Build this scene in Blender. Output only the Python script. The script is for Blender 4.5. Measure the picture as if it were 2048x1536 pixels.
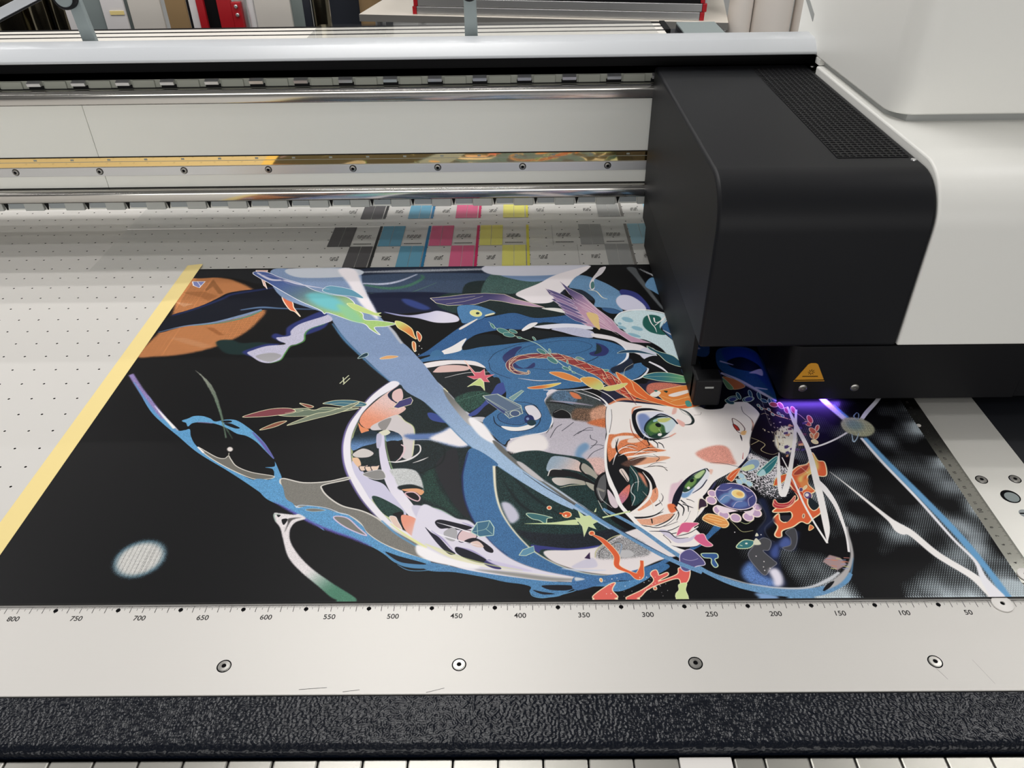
import bpy, bmesh, math
import numpy as np
from mathutils import Matrix, Vector

# ------------------------------------------------------------------ scene, camera, light
for o in list(bpy.data.objects): bpy.data.objects.remove(o)
SC = bpy.context.scene
COL = SC.collection
U = 0.001                                   # everything below is written in millimetres; z = 0 is the printer's table top
FLOOR = -900.0
cam = bpy.data.cameras.new('camera'); cam.sensor_width = 36; cam.lens = 1560 * 36 / 2048; cam.clip_start = .02; cam.clip_end = 50
camo = bpy.data.objects.new('camera', cam); COL.objects.link(camo)
camo.matrix_world = Matrix.Translation(Vector((-399.362, -388.598, 506.448)) * U) @ Matrix(((0.999917, 0.009543, 0.008647), (0.001400, 0.586933, -0.809634), (-0.012802, 0.809579, 0.586871))).to_4x4()
SC.camera = camo
W = bpy.data.worlds.new('room_light'); SC.world = W; W.use_nodes = True
W.node_tree.nodes['Background'].inputs[0].default_value = (.80, .84, .90, 1)
W.node_tree.nodes['Background'].inputs[1].default_value = .06
def area(name, x, y, z, sx, sy, power, col=(1, .985, .965), rot=(0, 0, 0)):
    l = bpy.data.lights.new(name, 'AREA'); l.shape = 'RECTANGLE'; l.size = sx * U; l.size_y = sy * U; l.energy = power; l.color = col
    o = bpy.data.objects.new(name, l); COL.objects.link(o); o.location = Vector((x, y, z)) * U; o.rotation_euler = rot
    return o
for x in (-2960, -780, 1400):               # rows of slim ceiling tubes running across the room
    for y, p in ((-1900, 2.2), (-500, 1.6), (434, 2.6), (800, 5.0), (1150, 6.4), (1420, 6.2), (1742, 7.6), (2700, 7), (3700, 7)):
        area('ceiling_tube', x, y, 2080, 900, 45, p)
area('front_fill', -400, -3960, 600, 5600, 1500, 84, (1, .985, .96), (math.radians(90), 0, 0))   # unseen soft fill, added behind the camera to brighten front-facing surfaces
SC.view_settings.view_transform = 'Standard'; SC.view_settings.look = 'None'
SC.view_settings.gamma = 1; SC.view_settings.use_curve_mapping = False
SC.view_settings.exposure = 0.13

# ------------------------------------------------------------------ raster of the printed picture (print millimetres x 10)
PW, PH, PS = 851.0, 573.0, 2.9          # print size in mm, raster pixels per mm
IW, IH = int(PW * PS), int(PH * PS)
rs = np.random.RandomState(11)
CAN = np.empty((IH, IW, 3), np.float32); CAN[:] = np.array((9, 9, 12), np.float32)
NU = rs.rand(IH, IW).astype(np.float32)
def boxblur(a, r):
    r = int(r)
    if r < 1: return a
    for ax in (0, 1):
        p = [(0, 0), (0, 0)]; p[ax] = (r + 1, r)
        c = np.cumsum(np.pad(a, p, mode='edge'), axis=ax, dtype=np.float64)
        n = a.shape[ax]
        a = ((np.take(c, range(2 * r + 1, 2 * r + 1 + n), ax) - np.take(c, range(0, n), ax)) / (2 * r + 1)).astype(np.float32)
    return a
def smooth_noise(r, seed):
    q = np.random.RandomState(seed).rand(IH // 4 + 1, IW // 4 + 1).astype(np.float32)
    q = boxblur(boxblur(q, r // 4), r // 4)
    q = (q - q.mean()) / (q.std() + 1e-9)
    return np.repeat(np.repeat(q, 4, 0), 4, 1)[:IH, :IW]
NG = (NU - .5) / NU.std()
def mm(t): return np.array(t, np.float64).reshape(-1, 2) / 10.0 * PS
def crom(P, closed, n=6):
    if len(P) < 3: return P
    if closed: Q = np.vstack([P[-1:], P, P[:2]])
    else: Q = np.vstack([2 * P[:1] - P[1:2], P, 2 * P[-1:] - P[-2:-1]])
    t = np.linspace(0, 1, n, endpoint=False)[:, None]; out = []
    for i in range(len(Q) - 3):
        a, b, c, d = Q[i:i + 4]
        out.append(.5 * (2 * b + (c - a) * t + (2 * a - 5 * b + 4 * c - d) * t * t + (3 * b - a - 3 * c + d) * t ** 3))
    if not closed: out.append(P[-1:])
    return np.vstack(out)
def cover(P, pad):
    """exact-ish coverage of a polygon on the raster: (mask, row0, col0) or None"""
    x0 = int(max(0, np.floor(P[:, 0].min() - pad))); x1 = int(min(IW, np.ceil(P[:, 0].max() + pad) + 1))
    y0 = int(max(0, np.floor(P[:, 1].min() - pad))); y1 = int(min(IH, np.ceil(P[:, 1].max() + pad) + 1))
    if x1 - x0 < 1 or y1 - y0 < 1: return None
    A = P; B = np.roll(P, -1, 0); NS = 4
    ya = (A[:, 1] - y0) * NS; yb = (B[:, 1] - y0) * NS
    sg = np.where(yb > ya, 1.0, -1.0)
    lo = np.ceil(np.minimum(ya, yb) - .5); hi = np.ceil(np.maximum(ya, yb) - .5)
    lo = np.clip(lo, 0, (y1 - y0) * NS).astype(int); hi = np.clip(hi, 0, (y1 - y0) * NS).astype(int)
    n = np.maximum(hi - lo, 0); tot = n.sum()
    D = np.zeros((y1 - y0, x1 - x0 + 2), np.float32)
    if tot:
        e = np.repeat(np.arange(len(A)), n)
        s = np.arange(tot) - np.repeat(np.cumsum(n) - n, n) + lo[e]
        tt = (s + .5 - ya[e]) / (yb[e] - ya[e])
        x = np.clip(A[e, 0] + tt * (B[e, 0] - A[e, 0]) - x0, 0, x1 - x0)
        ix = np.floor(x).astype(int); fx = x - ix; r = s // NS
        np.add.at(D, (r, ix), (sg[e] * (1 - fx) / NS).astype(np.float32))
        np.add.at(D, (r, ix + 1), (sg[e] * fx / NS).astype(np.float32))
    M = np.minimum(1, np.abs(np.cumsum(D, 1)[:, :x1 - x0]))
    return M, y0, x0
def lay(P, c, f, g, d, colfield=None):
    fp = f * PS
    R = cover(P, fp * 1.6 + 2)
    if R is None: return
    M, y0, x0 = R
    h, w = M.shape
    if fp > .6: M = boxblur(boxblur(M, max(1, round(fp * .5))), max(1, round(fp * .5)))
    if d: M = (1 - d) * M + d * (M > NU[y0:y0 + h, x0:x0 + w])
    col = np.broadcast_to(np.array(c, np.float32), (h, w, 3)) if colfield is None else colfield(y0, x0, h, w)
    if g: col = np.clip(col * (1 + g * NG[y0:y0 + h, x0:x0 + w, None]), 0, 255)
    V = CAN[y0:y0 + h, x0:x0 + w]
    V += (col - V) * M[..., None]
def F(t, c, f=0, g=0, sm=1, d=0, ol=None, ow=0, c2=None, gr=None):
    P = mm(t); P = crom(P, True) if sm else P
    cf = None
    if c2 is not None:
        a, b = mm(gr); v = b - a; L = v @ v
        def cf(y0, x0, h, w):
            yy, xx = np.mgrid[y0:y0 + h, x0:x0 + w]
            k = np.clip(((xx - a[0]) * v[0] + (yy - a[1]) * v[1]) / L, 0, 1)[..., None].astype(np.float32)
            k = k * k * (3 - 2 * k)
            return np.array(c, np.float32) * (1 - k) + np.array(c2, np.float32) * k
    lay(P, c, f, g, d, cf)
    if ol is not None:
        Q = np.vstack([P, P[:1]])
        lay(ribbon(Q, np.full(len(Q), ow * PS)), ol, 0, 0, 0)
def ribbon(C, W):
    T = np.gradient(C, axis=0); T /= np.linalg.norm(T, axis=1)[:, None] + 1e-9
    N = np.stack([-T[:, 1], T[:, 0]], 1) * W[:, None] / 2
    return np.vstack([C + N, (C - N)[::-1]])
def S(t, w, c, f=0, g=0, d=0, c2=None):
    P = mm(t); W = np.array(w) * PS
    Q = crom(np.hstack([P, W[:, None]]), False)
    C, W = Q[:, :2], np.maximum(Q[:, 2], .5)
    if c2 is None: lay(ribbon(C, W), c, f, g, d); return
    n = 9; m = len(C)
    for i in range(n):
        a, b = int(i * (m - 1) / n), int((i + 1) * (m - 1) / n) + 1
        if b - a < 2: continue
        k = (i + .5) / n
        lay(ribbon(C[a:b + 1], W[a:b + 1]), [u * (1 - k) + v * k for u, v in zip(c, c2)], f, g, d)
def HT(t, c, p):
    R = cover(mm(t), 90)
    M, y0, x0 = R; h, w = M.shape; M = boxblur(boxblur(M, 28), 28)
    yy, xx = np.mgrid[y0:y0 + h, x0:x0 + w] / PS
    r = np.floor(yy / (p * .866)); best = np.full((h, w), 9.0)
    for dr in (0, 1):
        rr = r + dr; off = np.where(rr % 2 > .5, p / 2, 0)
        cx = (np.round((xx - off) / p)) * p + off
        best = np.minimum(best, np.hypot(xx - cx, yy - rr * p * .866))
    den = .07 + .20 * smooth_noise(26, 5)[y0:y0 + h, x0:x0 + w] + .18 * smooth_noise(52, 8)[y0:y0 + h, x0:x0 + w]
    den = np.clip(den, .0, .95) * M
    rad = p * .54 * np.sqrt(den)
    k = np.clip((rad - best) * PS * .8 + .5, 0, 1) * (den > .03)
    tint = np.clip(.45 + .6 * den, 0, 1)
    V = CAN[y0:y0 + h, x0:x0 + w]
    V += (np.array(c, np.float32) - V) * (k * tint)[..., None].astype(np.float32)
def LN(t, p):
    M, y0, x0 = cover(crom(mm(t), True), 2); h, w = M.shape
    yy, xx = np.mgrid[y0:y0 + h, x0:x0 + w] / PS
    k = 1 - .45 * (np.sin(xx * 2 * np.pi / p) > .1) * M * (np.sin(yy * 2 * np.pi / p + np.floor(xx / p) * 3.1) > -.5)
    CAN[y0:y0 + h, x0:x0 + w] *= k[..., None].astype(np.float32)
def NZ(t, c, p):
    M, y0, x0 = cover(crom(mm(t), True), 12); h, w = M.shape; M = boxblur(M, 8)
    gy = np.linspace(.25, .92, h)[:, None]
    k = (boxblur(NU, 1)[y0:y0 + h, x0:x0 + w] < .5 + (gy * 1.25 - .62) * .28) * (M > .2 + .5 * NU[y0:y0 + h, x0:x0 + w])
    V = CAN[y0:y0 + h, x0:x0 + w]
    V += (np.array(c, np.float32) - V) * k[..., None].astype(np.float32)
HT((6550,0,8510,0,8510,2500,6400,2500,6000,900),(190, 204, 212),2)
F((-120,5483,426,5456,709,5312,930,5131,1104,4917,1246,4563,1228,4348,1145,4074,976,3835,759,3669,491,3570,239,3537,-10,3558,64,4072,81,4466),(214,132,74),f=3.5,g=0.1,d=0.5)
F((285,5145,311,5417,567,5033,510,5008,365,5224,315,5091),(172,104,54),f=0.8,sm=0)
F((22,5071,276,5092,513,4956,424,4829,301,4934,92,5017),(190,114,60),f=0.8,sm=0)
F((214,3958,437,3932,825,3752,722,3711,450,3823),(222,146,92),f=0.8,sm=0)
F((596,4175,694,4173,894,3989,822,3991),(186,108,54),f=0.8,sm=0)
F((8,4812,257,4757,155,4684),(230,160,110),f=0.8,sm=0)
LN((97,5478,739,5297,1104,4917,1246,4563,1145,4074,759,3669,239,3537,-10,3558,81,4466),1.3)
F((-189,5684,1046,5656,1006,5291,681,5409,418,5485,20,5466),(26,28,32),f=1.5)
F((25,4278,76,4478,235,4596,393,4729,529,4904,620,5032,794,5102,1041,5155,1338,5284,1984,4671,1949,4549,1191,4584,934,4389,665,4266,321,4199,57,4059),(9,14,32),f=0.8)
S((81,4466,243,4571,422,4716,598,4889,693,5004,990,5103,1242,5191),(3.27,3.77,4.36,5.22,5.22,5.27,2.66),(22,36,84),f=1.4)
S((52,4072,318,4208,659,4284,979,4448,1188,4594),(1.22,2.22,4.19,6.47,3.77),(116,140,176),f=0.8,g=0.1)
S((436,4219,780,4287,1048,4423,1195,4569),(0.732,1.73,2.77,1.78),(66,140,124),f=0.5)
S((914,4590,1161,4651,1432,4621,1878,4587),(2.54,4.32,2.77,1.78),(86,116,156),f=1.2)
F((841,3816,880,3880,1022,3877,1159,3810,1389,3827,1599,3738,1335,3596,1231,3556,1052,3580,945,3665),(20,44,44),f=2)
F((1219,3598,1306,3701,1459,3783,1630,3801,1480,3934,1505,4022,1636,3975,1617,4155,1746,4338,2009,4548,2087,4146,1630,3801,1477,3491),(38,48,116),f=2.2)
F((1277,3597,1330,3654,1470,3740,1684,3775,1582,3856,1540,3922,1598,3936,1697,3970,1682,4086,1767,4244,2032,4427,2103,4522,2152,4330,2069,4238,1913,4127,1865,4015,1887,3861,1823,3776,1751,3735,1728,3589,1705,3446,1597,3378,1476,3410,1357,3513),(188,184,208),f=1,g=0.08)
F((1398,3533,1566,3592,1696,3528,1612,3408,1491,3440),(160,158,162),f=1)
S((2071,4229,1915,4115,1873,4004,1895,3850,1826,3766,1755,3718,1730,3579,1707,3436,1600,3368),(0.986,1.45,1.67,1.66,1.42,1.41,1.62,1.38,0.681),(84,158,72),f=0.8)
S((783,3245,899,3127,1031,2957,1158,2756,1286,2512,1418,2246,1564,2024),(0.454,1.57,4.17,3.65,2.31,1.44,0.801),(150,150,136),f=0.9,g=0.15,c2=(60,84,66))
F((40,5368,214,5364,192,5187,90,5257),(120,126,186),sm=0,ol=(240,232,230),ow=1.53)
S((107,5366,188,5241,192,5187),(0.813,0.798,0.798),(240,232,230))
F((823,5675,988,5672,1009,5486,1010,5402,1085,5344,1035,5332,1121,5127,1047,5236,977,5402,879,5545),(232,176,160),sm=0,ol=(250,236,226),ow=1.11)
F((1350,5016,1415,5015,1497,4883,1558,4730,1593,4630,1724,4409,1628,4531,1554,4581,1456,4732,1381,4886),(232,108,66),ol=(246,222,196),ow=1.39)
F((2202,5673,4970,5681,4925,4611,4303,4429,3749,4440,3435,4519,2946,4456,2691,4510,2510,4888),(24,34,56),f=1.2)
F((2286,5485,4224,5483,4231,5007,2491,5018),(58,76,104),f=3,g=0.14)
S((2270,5585,3078,5609,4157,5642),(4.06,8.2,5.47),(150,155,165),f=3,g=0.2,d=0.8)
S((2375,5261,2654,5241,2869,5319,3088,5509),(2.66,5.27,4.79,2.42),(176,182,206),f=1.4,g=0.2)
S((2408,5220,2736,5118,2990,5180,3167,5381,3143,5494),(3.19,6.53,6.59,5.32,2.71),(62,112,92),f=2,g=0.2)
S((2521,4991,2760,4934,3012,4981,3193,5108,3375,5266),(1.04,1.55,1.81,1.31,0.791),(80,120,104),f=0.8,d=0.3)
F((2499,4965,3396,4998,3688,4863,3709,4489,3435,4519,2943,4481,2663,4535),(17,24,54),f=3)
F((2952,4827,3095,4799,3341,4594,3246,4547,3045,4674),(44,62,130),f=3)
F((2766,4508,3074,4418,3315,4473,3460,4518,3690,4394,3713,4253,3458,4230,3204,4344,2952,4409),(222,216,234),f=0.8,c2=(150,150,200),gr=(3574,4302,2819,4483))
F((3400,4792,3503,4944,3708,4966,3790,4861,3726,4635,3686,4466,3559,4516,3437,4641),(34,56,54),f=1.5,g=0.3)
F((3802,5149,3902,5241,4072,5278,3972,5118,3856,5094),(64,84,150),f=1.2)
F((3727,4836,3884,5040,4111,5277,4039,5037,3943,4857),(150,170,205),f=0.7)
S((4112,5264,4037,5117,3955,4883),(1.05,3.4,2.56),(88,138,150),f=0.6)
F((1433,5705,2199,5687,2379,5234,2510,4888,2647,4559,2829,4224,2948,4039,3072,3796,3348,3358,3678,2805,3953,2378,4186,2018,4364,1806,4132,1838,3714,2277,3603,2410,3417,2633,3182,2849,3010,3017,2736,3388,2534,3658,2330,3962,2167,4260,2040,4475,1345,4938,1035,5656),(126,150,190),f=0.4,g=0.07)
F((1268,5709,2199,5687,2273,5485,1490,5447),(198,204,216),f=1.5)
S((2159,4237,2369,3874,2597,3553,2824,3249,3061,2961),(1.95,3.55,2.75,2.47,1.09),(70,120,165),f=1.2,d=0.3)
F((1972,5663,2195,5673,2379,5234,2510,4888,2645,4572,2718,4319,2599,4463,2398,4788,2194,5238),(240,232,238),f=2.5,d=0.4)
S((2829,4224,2951,4017,3075,3775,3349,3338,3656,2806,3953,2371),(2.44,4.07,3.52,3.82,4.3,4.1),(182,186,196),f=1.2)
S((3077,3753,3353,3298,3561,2934,3844,2490),(0.464,1.12,2.82,4.15),(116,112,108),f=1,d=0.2)
F((3082,3323,3145,3166,3241,2995,3359,2792,3474,2580,3417,2633,3275,2884,3163,3109),(16,18,26),f=0.4)
F((812,5575,824,5632,992,5614,1221,5453,1527,5280,1765,5086,1981,4976,2228,4894,2360,4713,2259,4715,2380,4589,2500,4465,2547,4322,2722,4295,2950,4221,2838,4155,2696,4134,2793,3958,2655,4090,2563,4217,2379,4302,2060,4498,2016,4470,1934,4574,1633,4804,1340,5069,1081,5317,924,5459),(68,92,160),g=0.06,ol=(236,236,244),ow=1.11,c2=(168,208,116),gr=(1100,5400,2473,4324))
F((1670,4983,1911,5004,2169,4793,2289,4542,2101,4546,1840,4724),(104,196,204),f=7)
F((2132,4718,2389,4540,2533,4252,2305,4374),(140,206,150),f=5)
F((1872,5071,1938,5203,2187,5130,2305,5048,2450,4863,2275,4918,2046,4975),(96,158,188),ol=(226,236,240),ow=0.9)
F((2256,4728,2360,4713,2560,4561,2658,4486,2732,4485,2702,4437,2745,4394,2574,4464,2385,4565),(196,218,126),ol=(226,236,170),ow=0.7)
S((859,5603,1100,5400,1308,5367,1533,5252,1956,5109),(2.73,4.57,4.06,3.19,0.791),(206,204,226),f=0.8)
S((929,5544,1146,5482,1368,5283,1630,5169),(1.09,1.9,1.6,0.791),(120,126,176),f=0.5)
F((2937,4279,3032,4243,3156,4103,3208,3946,3241,3858,3189,3902,3094,4014,2985,4129),(232,132,62),ol=(238,224,160),ow=1.11,c2=(206,216,110),gr=(3154,4013,2950,4221))
F((3229,4034,3269,3989,3301,3900,3287,3803,3248,3901),(226,94,52),ol=(240,228,190),ow=1.11)
F((3200,3805,3238,3772,3257,3645,3252,3582,3212,3687),(230,130,70),ol=(240,228,190),ow=1.11)
F((2862,3456,2946,3506,3067,3493,3010,3454,2888,3436),(228,164,100),ol=(240,214,170),ow=0.7)
F((2601,3461,2645,3542,2697,3572,2707,3510,2635,3460),(30,60,76),ol=(190,214,206),ow=0.83)
S((2481,2961,2557,3119),(1.32,1.33),(206,208,170))
S((2522,2942,2578,3062),(1.3,1.32),(206,208,170))
S((2498,3082,2530,2960),(1.32,1.3),(206,208,170))
F((3331,3654,3329,3645,3323,3645,3319,3654,3321,3663,3327,3663),(240,232,230))
F((3308,3530,3306,3521,3301,3521,3297,3530,3299,3539,3305,3539),(240,232,230))
F((3347,3418,3345,3409,3340,3409,3336,3418,3338,3427,3344,3426),(240,232,230))
F((3272,3603,3270,3594,3265,3594,3261,3603,3263,3612,3269,3612),(240,232,230))
F((3297,3707,3295,3698,3289,3698,3285,3707,3287,3716,3293,3716),(240,232,230))
F((3762,5203,4153,5304,4679,5237,5152,4412,5314,4129,4774,4094,4476,4146,4171,4384,3929,4295,3772,4512),(26,40,42),f=1.2,g=0.3)
F((4096,5472,4417,5465,4809,5207,4442,4950,4224,4955,3981,4934),(62,92,88),f=1,g=0.3)
F((4257,5468,5003,5465,4891,5315,4679,5259,4443,5325),(112,142,186),f=1)
F((4089,5760,5450,5728,4989,5452,4123,5471),(206,206,220),f=1.5)
F((5448,5699,4989,5452,4743,5209,4442,4950,4543,4794,4667,4685,4894,4706,5004,4912,5145,5146,5293,5417,5425,5584),(240,230,234),f=0.5)
F((4763,4553,4938,4561,5053,4510,5043,4438,4934,4477),(232,228,222))
F((3929,4295,4171,4384,4416,4451,4659,4327,4904,4346,5150,4377,5353,4174,5368,4061,5135,4133,4778,4209,4511,4054,4296,4059,3944,3932,3782,3656,3559,3556,3293,3479,3405,3621,3646,3982,3812,4204),(48,94,150),g=0.14,ol=(12,20,30),ow=0.7)
F((4511,4054,4608,4189,4705,4210,4655,4119,4534,4020),(240,236,236))
F((4655,4119,5017,4181,5314,4129,5366,4038,5130,4065,4892,4070,4821,4060),(226,226,240))
F((4868,4059,5132,4088,5363,3994,5351,3851,5178,3887,5007,3978),(190,192,218),g=0.06)
F((3678,3493,4069,3693,4534,4009,4842,4003,5048,3868,4649,3832,4300,3668,3953,3695),(22,28,34))
F((3282,3359,3450,3497,3783,3635,4127,3692,4532,3769,4907,3866,5235,3860,5574,3750,5737,3558,5708,3317,5600,3144,5795,3296,5928,3293,5884,3139,5711,2973,5382,2914,5055,2837,4797,2787,4790,2595,4772,2103,4610,1951,4414,2371,4330,2777,4141,3130,3967,3347,3626,3413),(58,110,162),g=0.13)
F((5304,5196,5467,5274,5523,5165,5503,5085,5328,5169),(40,54,106))
F((5142,5093,5307,5430,5596,5244,5801,4973,5809,4869,5723,4719,5789,4471,5682,4449,5532,4549,5437,4600,5452,4775,5317,5010),(98,142,184),f=0.4,g=0.1)
F((5141,5079,5341,4983,5439,4775,5399,4750,5235,4933),(30,44,60))
F((5532,4549,5678,4522,5778,4423,5641,4402,5550,4476),(52,92,140),ol=(16,22,30),ow=0.7)
F((5833,5025,6014,4929,6117,4660,6124,4489,5949,4714,5806,4895),(48,54,128),f=1)
F((5723,4719,5803,4869,5939,4841,6064,4637,6071,4466,5894,4469,5776,4520),(206,204,226),f=0.8)
F((5968,5629,6089,5626,6126,5398,6287,4632,6355,4508,6272,4534,6053,5344),(84,88,92),f=1.4)
F((6155,5124,6263,5339,6386,5281,6482,5063,6511,4778,6364,4806,6235,4964),(92,138,180),f=1,g=0.1)
S((6139,5596,6333,5365,6538,5089),(1.34,3.46,4.66),(190,192,196),f=2,d=0.8)
F((6407,4679,6540,4802,6737,4380,6680,3501,6454,3505,6218,4022,6313,4248),(46,92,140),g=0.15)
S((6216,4011,6353,3843,6583,3585),(1.18,3.05,3.41),(214,210,222),f=0.5)
F((5648,4238,5765,4424,6018,4479,6254,4414,6330,4318,6251,4157,6194,4022,6244,3889,6344,3651,6329,3306,6205,3428,6132,3614,5984,3785,5818,3853,5724,4054),(200,222,228),f=0.4,g=0.06)
F((6030,4300,6125,4369,6236,4296,6189,4067,6234,3900,6067,3958,5994,4116),(30,96,86),f=0.5)
S((6089,4370,6099,4183,6130,4068,6137,3957),(1.95,1.44,1.18,0.592),(240,232,230))
S((6316,4341,6194,4181,6136,4114),(1.95,1.44,1.2),(240,232,230))
S((6151,4298,6158,4182,6265,4249),(1.95,1.44,1.2),(240,232,230))
F((5885,4220,5876,4204,5860,4195,5840,4193,5817,4199,5794,4211,5775,4230,5760,4252,5753,4274,5753,4295,5762,4311,5778,4321,5798,4323,5822,4317,5844,4304,5864,4285,5879,4263,5886,4241),(136,184,204),f=1)
F((5977,4014,5970,4002,5955,3995,5935,3995,5913,4001,5891,4014,5871,4031,5857,4050,5849,4069,5849,4086,5857,4099,5872,4106,5891,4106,5914,4099,5936,4086,5956,4069,5970,4050,5978,4031),(136,184,204),f=1)
F((5780,4046,5774,4036,5762,4031,5746,4031,5727,4037,5708,4047,5692,4061,5679,4077,5673,4093,5672,4106,5678,4117,5691,4122,5707,4121,5726,4116,5745,4105,5761,4091,5774,4075,5780,4060),(136,184,204),f=1)
F((5932,3855,5925,3846,5909,3843,5888,3847,5863,3856,5837,3870,5814,3887,5796,3906,5786,3923,5784,3937,5792,3946,5807,3949,5829,3946,5855,3936,5880,3922,5904,3905,5921,3886,5931,3869),(136,184,204),f=1)
F((5734,4155,5731,4147,5725,4141,5718,4138,5710,4139,5702,4144,5696,4151,5692,4160,5690,4170,5691,4180,5694,4188,5700,4194,5708,4196,5715,4196,5723,4191,5729,4184,5734,4175,5735,4165),(136,184,204),f=1)
F((5772,3854,5990,3742,6106,3593,6227,3428,6272,3229,6083,3291,5992,3595,5849,3724),(14,18,22))
F((5359,3949,5587,3879,5759,3747,5932,3659,6062,3451,6019,3312,5882,3454,5739,3579,5599,3771,5375,3861),(232,224,228),f=0.5)
F((5901,3597,6041,3615,6062,3451,5997,3312,5879,3434),(206,206,226),f=1)
F((4280,3442,4335,3563,4438,3665,4507,3664,4438,3541,4415,3359,4526,3220,4639,3335,4648,3257,4592,3219,4459,3221,4337,3301),(46,54,110))
F((5387,3732,5485,3667,5521,3562,5454,3461,5319,3464,5290,3525,5362,3565,5392,3648),(44,50,112))
F((5391,3711,5437,3647,5428,3543,5344,3494,5375,3586),(34,52,60))
S((4112,3364,4221,3565,4531,3748,4907,3848,5349,3829,5627,3707,5734,3538,5691,3357,5540,3203),(0.562,0.574,0.58,0.586,0.58,0.574,0.568,0.555,0.555),(14,24,40))
S((4124,3344,4173,3168,4415,3013,4739,2970,5064,2983,5231,3055),(0.562,0.555,0.543,0.537,0.543,0.543),(14,24,40))
S((4461,3540,4553,3663,4833,3764,5114,3801,5316,3712,5297,3608,5096,3508,4823,3493,4643,3537),(0.459,0.464,0.464,0.464,0.464,0.459,0.454,0.454,0.454),(20,34,60))
S((4526,3239,4812,3196,5080,3249,5289,3364,5385,3442),(0.444,0.444,0.444,0.898,1.14),(24,36,56))
S((5683,3685,5734,3538,5693,3377,5529,3203),(1.16,2.95,2.7,0.667),(236,236,240))
S((5897,3314,5922,3177,5826,3027,5687,2955),(1.11,2.2,2.39,0.645),(226,226,236))
F((5507,3203,5639,3298,5751,3396,5765,3238,5655,3143,5530,3107),(30,40,60),f=0.5)
S((4458,3031,4674,2981,4891,2986),(0.326,1.3,0.543),(240,232,230))
S((4564,2845,4840,2796,5213,2817,5489,2912,5665,2955),(0.645,1.49,1.72,1.5,0.645),(232,230,240))
S((5635,3067,5672,3200,5772,3296),(0.435,0.439,0.444),(240,228,190))
F((4717,2596,4798,2805,4892,2786,4793,2681,4757,2561),(228,220,226))
F((6051,3451,6250,3229,6491,3110,6438,2833,6153,3040,6012,3118,5864,3314),(14,16,20))
S((5955,3332,6071,3213,6140,3097),(2.7,3.3,1.09),(232,228,236))
F((4830,5073,4929,4953,5185,4755,5033,5257,5140,5066,5308,4880,5468,4526,5626,4261,5698,4032,5821,3875,6033,3720,5805,3746,5655,3966,5487,4058,5313,4118,5146,4318,5069,4462,5111,4558,4979,4659,4897,4786,4960,4798,4876,4915),(84,74,126),sm=0,ol=(222,206,214),ow=0.83,c2=(196,148,176),gr=(4925,4862,5339,4456))
S((4879,4993,5047,4758,5221,4531),(0.518,0.508,0.498),(226,206,220))
S((4993,4684,5159,4532,5324,4267),(0.503,0.498,0.483),(226,206,220))
S((5184,4730,5343,4504,5533,4171),(0.503,0.498,0.483),(226,206,220))
S((5104,4437,5264,4269,5429,4082),(0.493,0.488,0.479),(226,206,220))
S((5304,4829,5466,4502,5617,4169),(0.508,0.493,0.483),(226,206,220))
F((4855,5046,5005,4938,5160,4755,5000,4835),(92,80,136),ol=(226,212,222),ow=0.56)
F((4887,4940,5036,4834,5189,4655,5031,4733),(112,92,146),ol=(226,212,222),ow=0.56)
F((4919,4837,5066,4732,5218,4556,5060,4633),(150,120,160),ol=(226,212,222),ow=0.56)
F((4950,4735,5095,4632,5246,4458,5090,4534),(92,80,136),ol=(226,212,222),ow=0.56)
F((4981,4634,5124,4533,5273,4362,5119,4437),(112,92,146),ol=(226,212,222),ow=0.56)
F((5011,4536,5153,4436,5300,4268,5147,4341),(150,120,160),ol=(226,212,222),ow=0.56)
F((5040,4438,5181,4340,5327,4175,5175,4247),(92,80,136),ol=(226,212,222),ow=0.56)
S((5189,4806,5362,4602,5542,4263),(0.381,0.747,0.366),(240,206,220))
S((5231,4679,5402,4474,5575,4170),(0.377,0.74,0.363),(240,206,220))
S((5272,4555,5440,4349,5608,4078),(0.374,0.732,0.359),(240,206,220))
S((5313,4433,5478,4227,5640,3988),(0.37,0.725,0.355),(240,206,220))
S((5352,4314,5515,4107,5671,3899),(0.366,0.718,0.352),(240,206,220))
F((5325,4433,5455,4382,5461,4172,5454,4025,5377,4174),(232,196,126))
F((5061,5028,5109,4962,5211,4754,5130,4884),(14,14,18))
F((3322,4845,3587,4891,3776,4938,4031,4959,4288,4927,4441,4796,4617,4704,4808,4571,4665,4596,4416,4671,4252,4744,4100,4778,3915,4669,3565,4651,3409,4717),(64,60,110),sm=0,ol=(240,228,190),ow=0.9,c2=(190,150,180),gr=(4035,4830,4604,4667))
S((3365,4793,3654,4825,3906,4884),(0.513,0.508,0.513),(240,228,190))
S((3537,4689,3785,4759,4008,4882),(0.508,0.508,0.513),(240,228,190))
F((5688,5664,5616,5466,5496,5301,5484,5085,5445,5007,5415,5113,5456,5302,5555,5524,5605,5637),(222,216,220))
F((5441,5193,5478,5247,5481,5099,5436,5046),(70,120,116))
S((5650,4261,5767,4436,6020,4496,6256,4428,6336,4317,6257,4157),(0.725,1.95,2.22,1.95,1.69,0.718),(242,244,244))
S((5395,5021,5494,4979,5557,4823,5622,4771),(1.04,1.28,1.27,0.762),(240,228,190))
F((3701,4636,3862,4662,4014,4605,4186,4456,4059,4363,4000,4293,3798,4205,3744,4299,3694,4490),(70,124,176),g=0.12,ol=(14,24,40),ow=0.7)
F((4009,4421,4003,4396,3989,4377,3968,4366,3942,4365,3916,4375,3892,4393,3872,4418,3860,4447,3857,4476,3863,4502,3877,4522,3898,4532,3924,4533,3951,4523,3975,4505,3994,4479,4006,4450),(226,224,140),ol=(240,236,190),ow=0.7)
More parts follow.
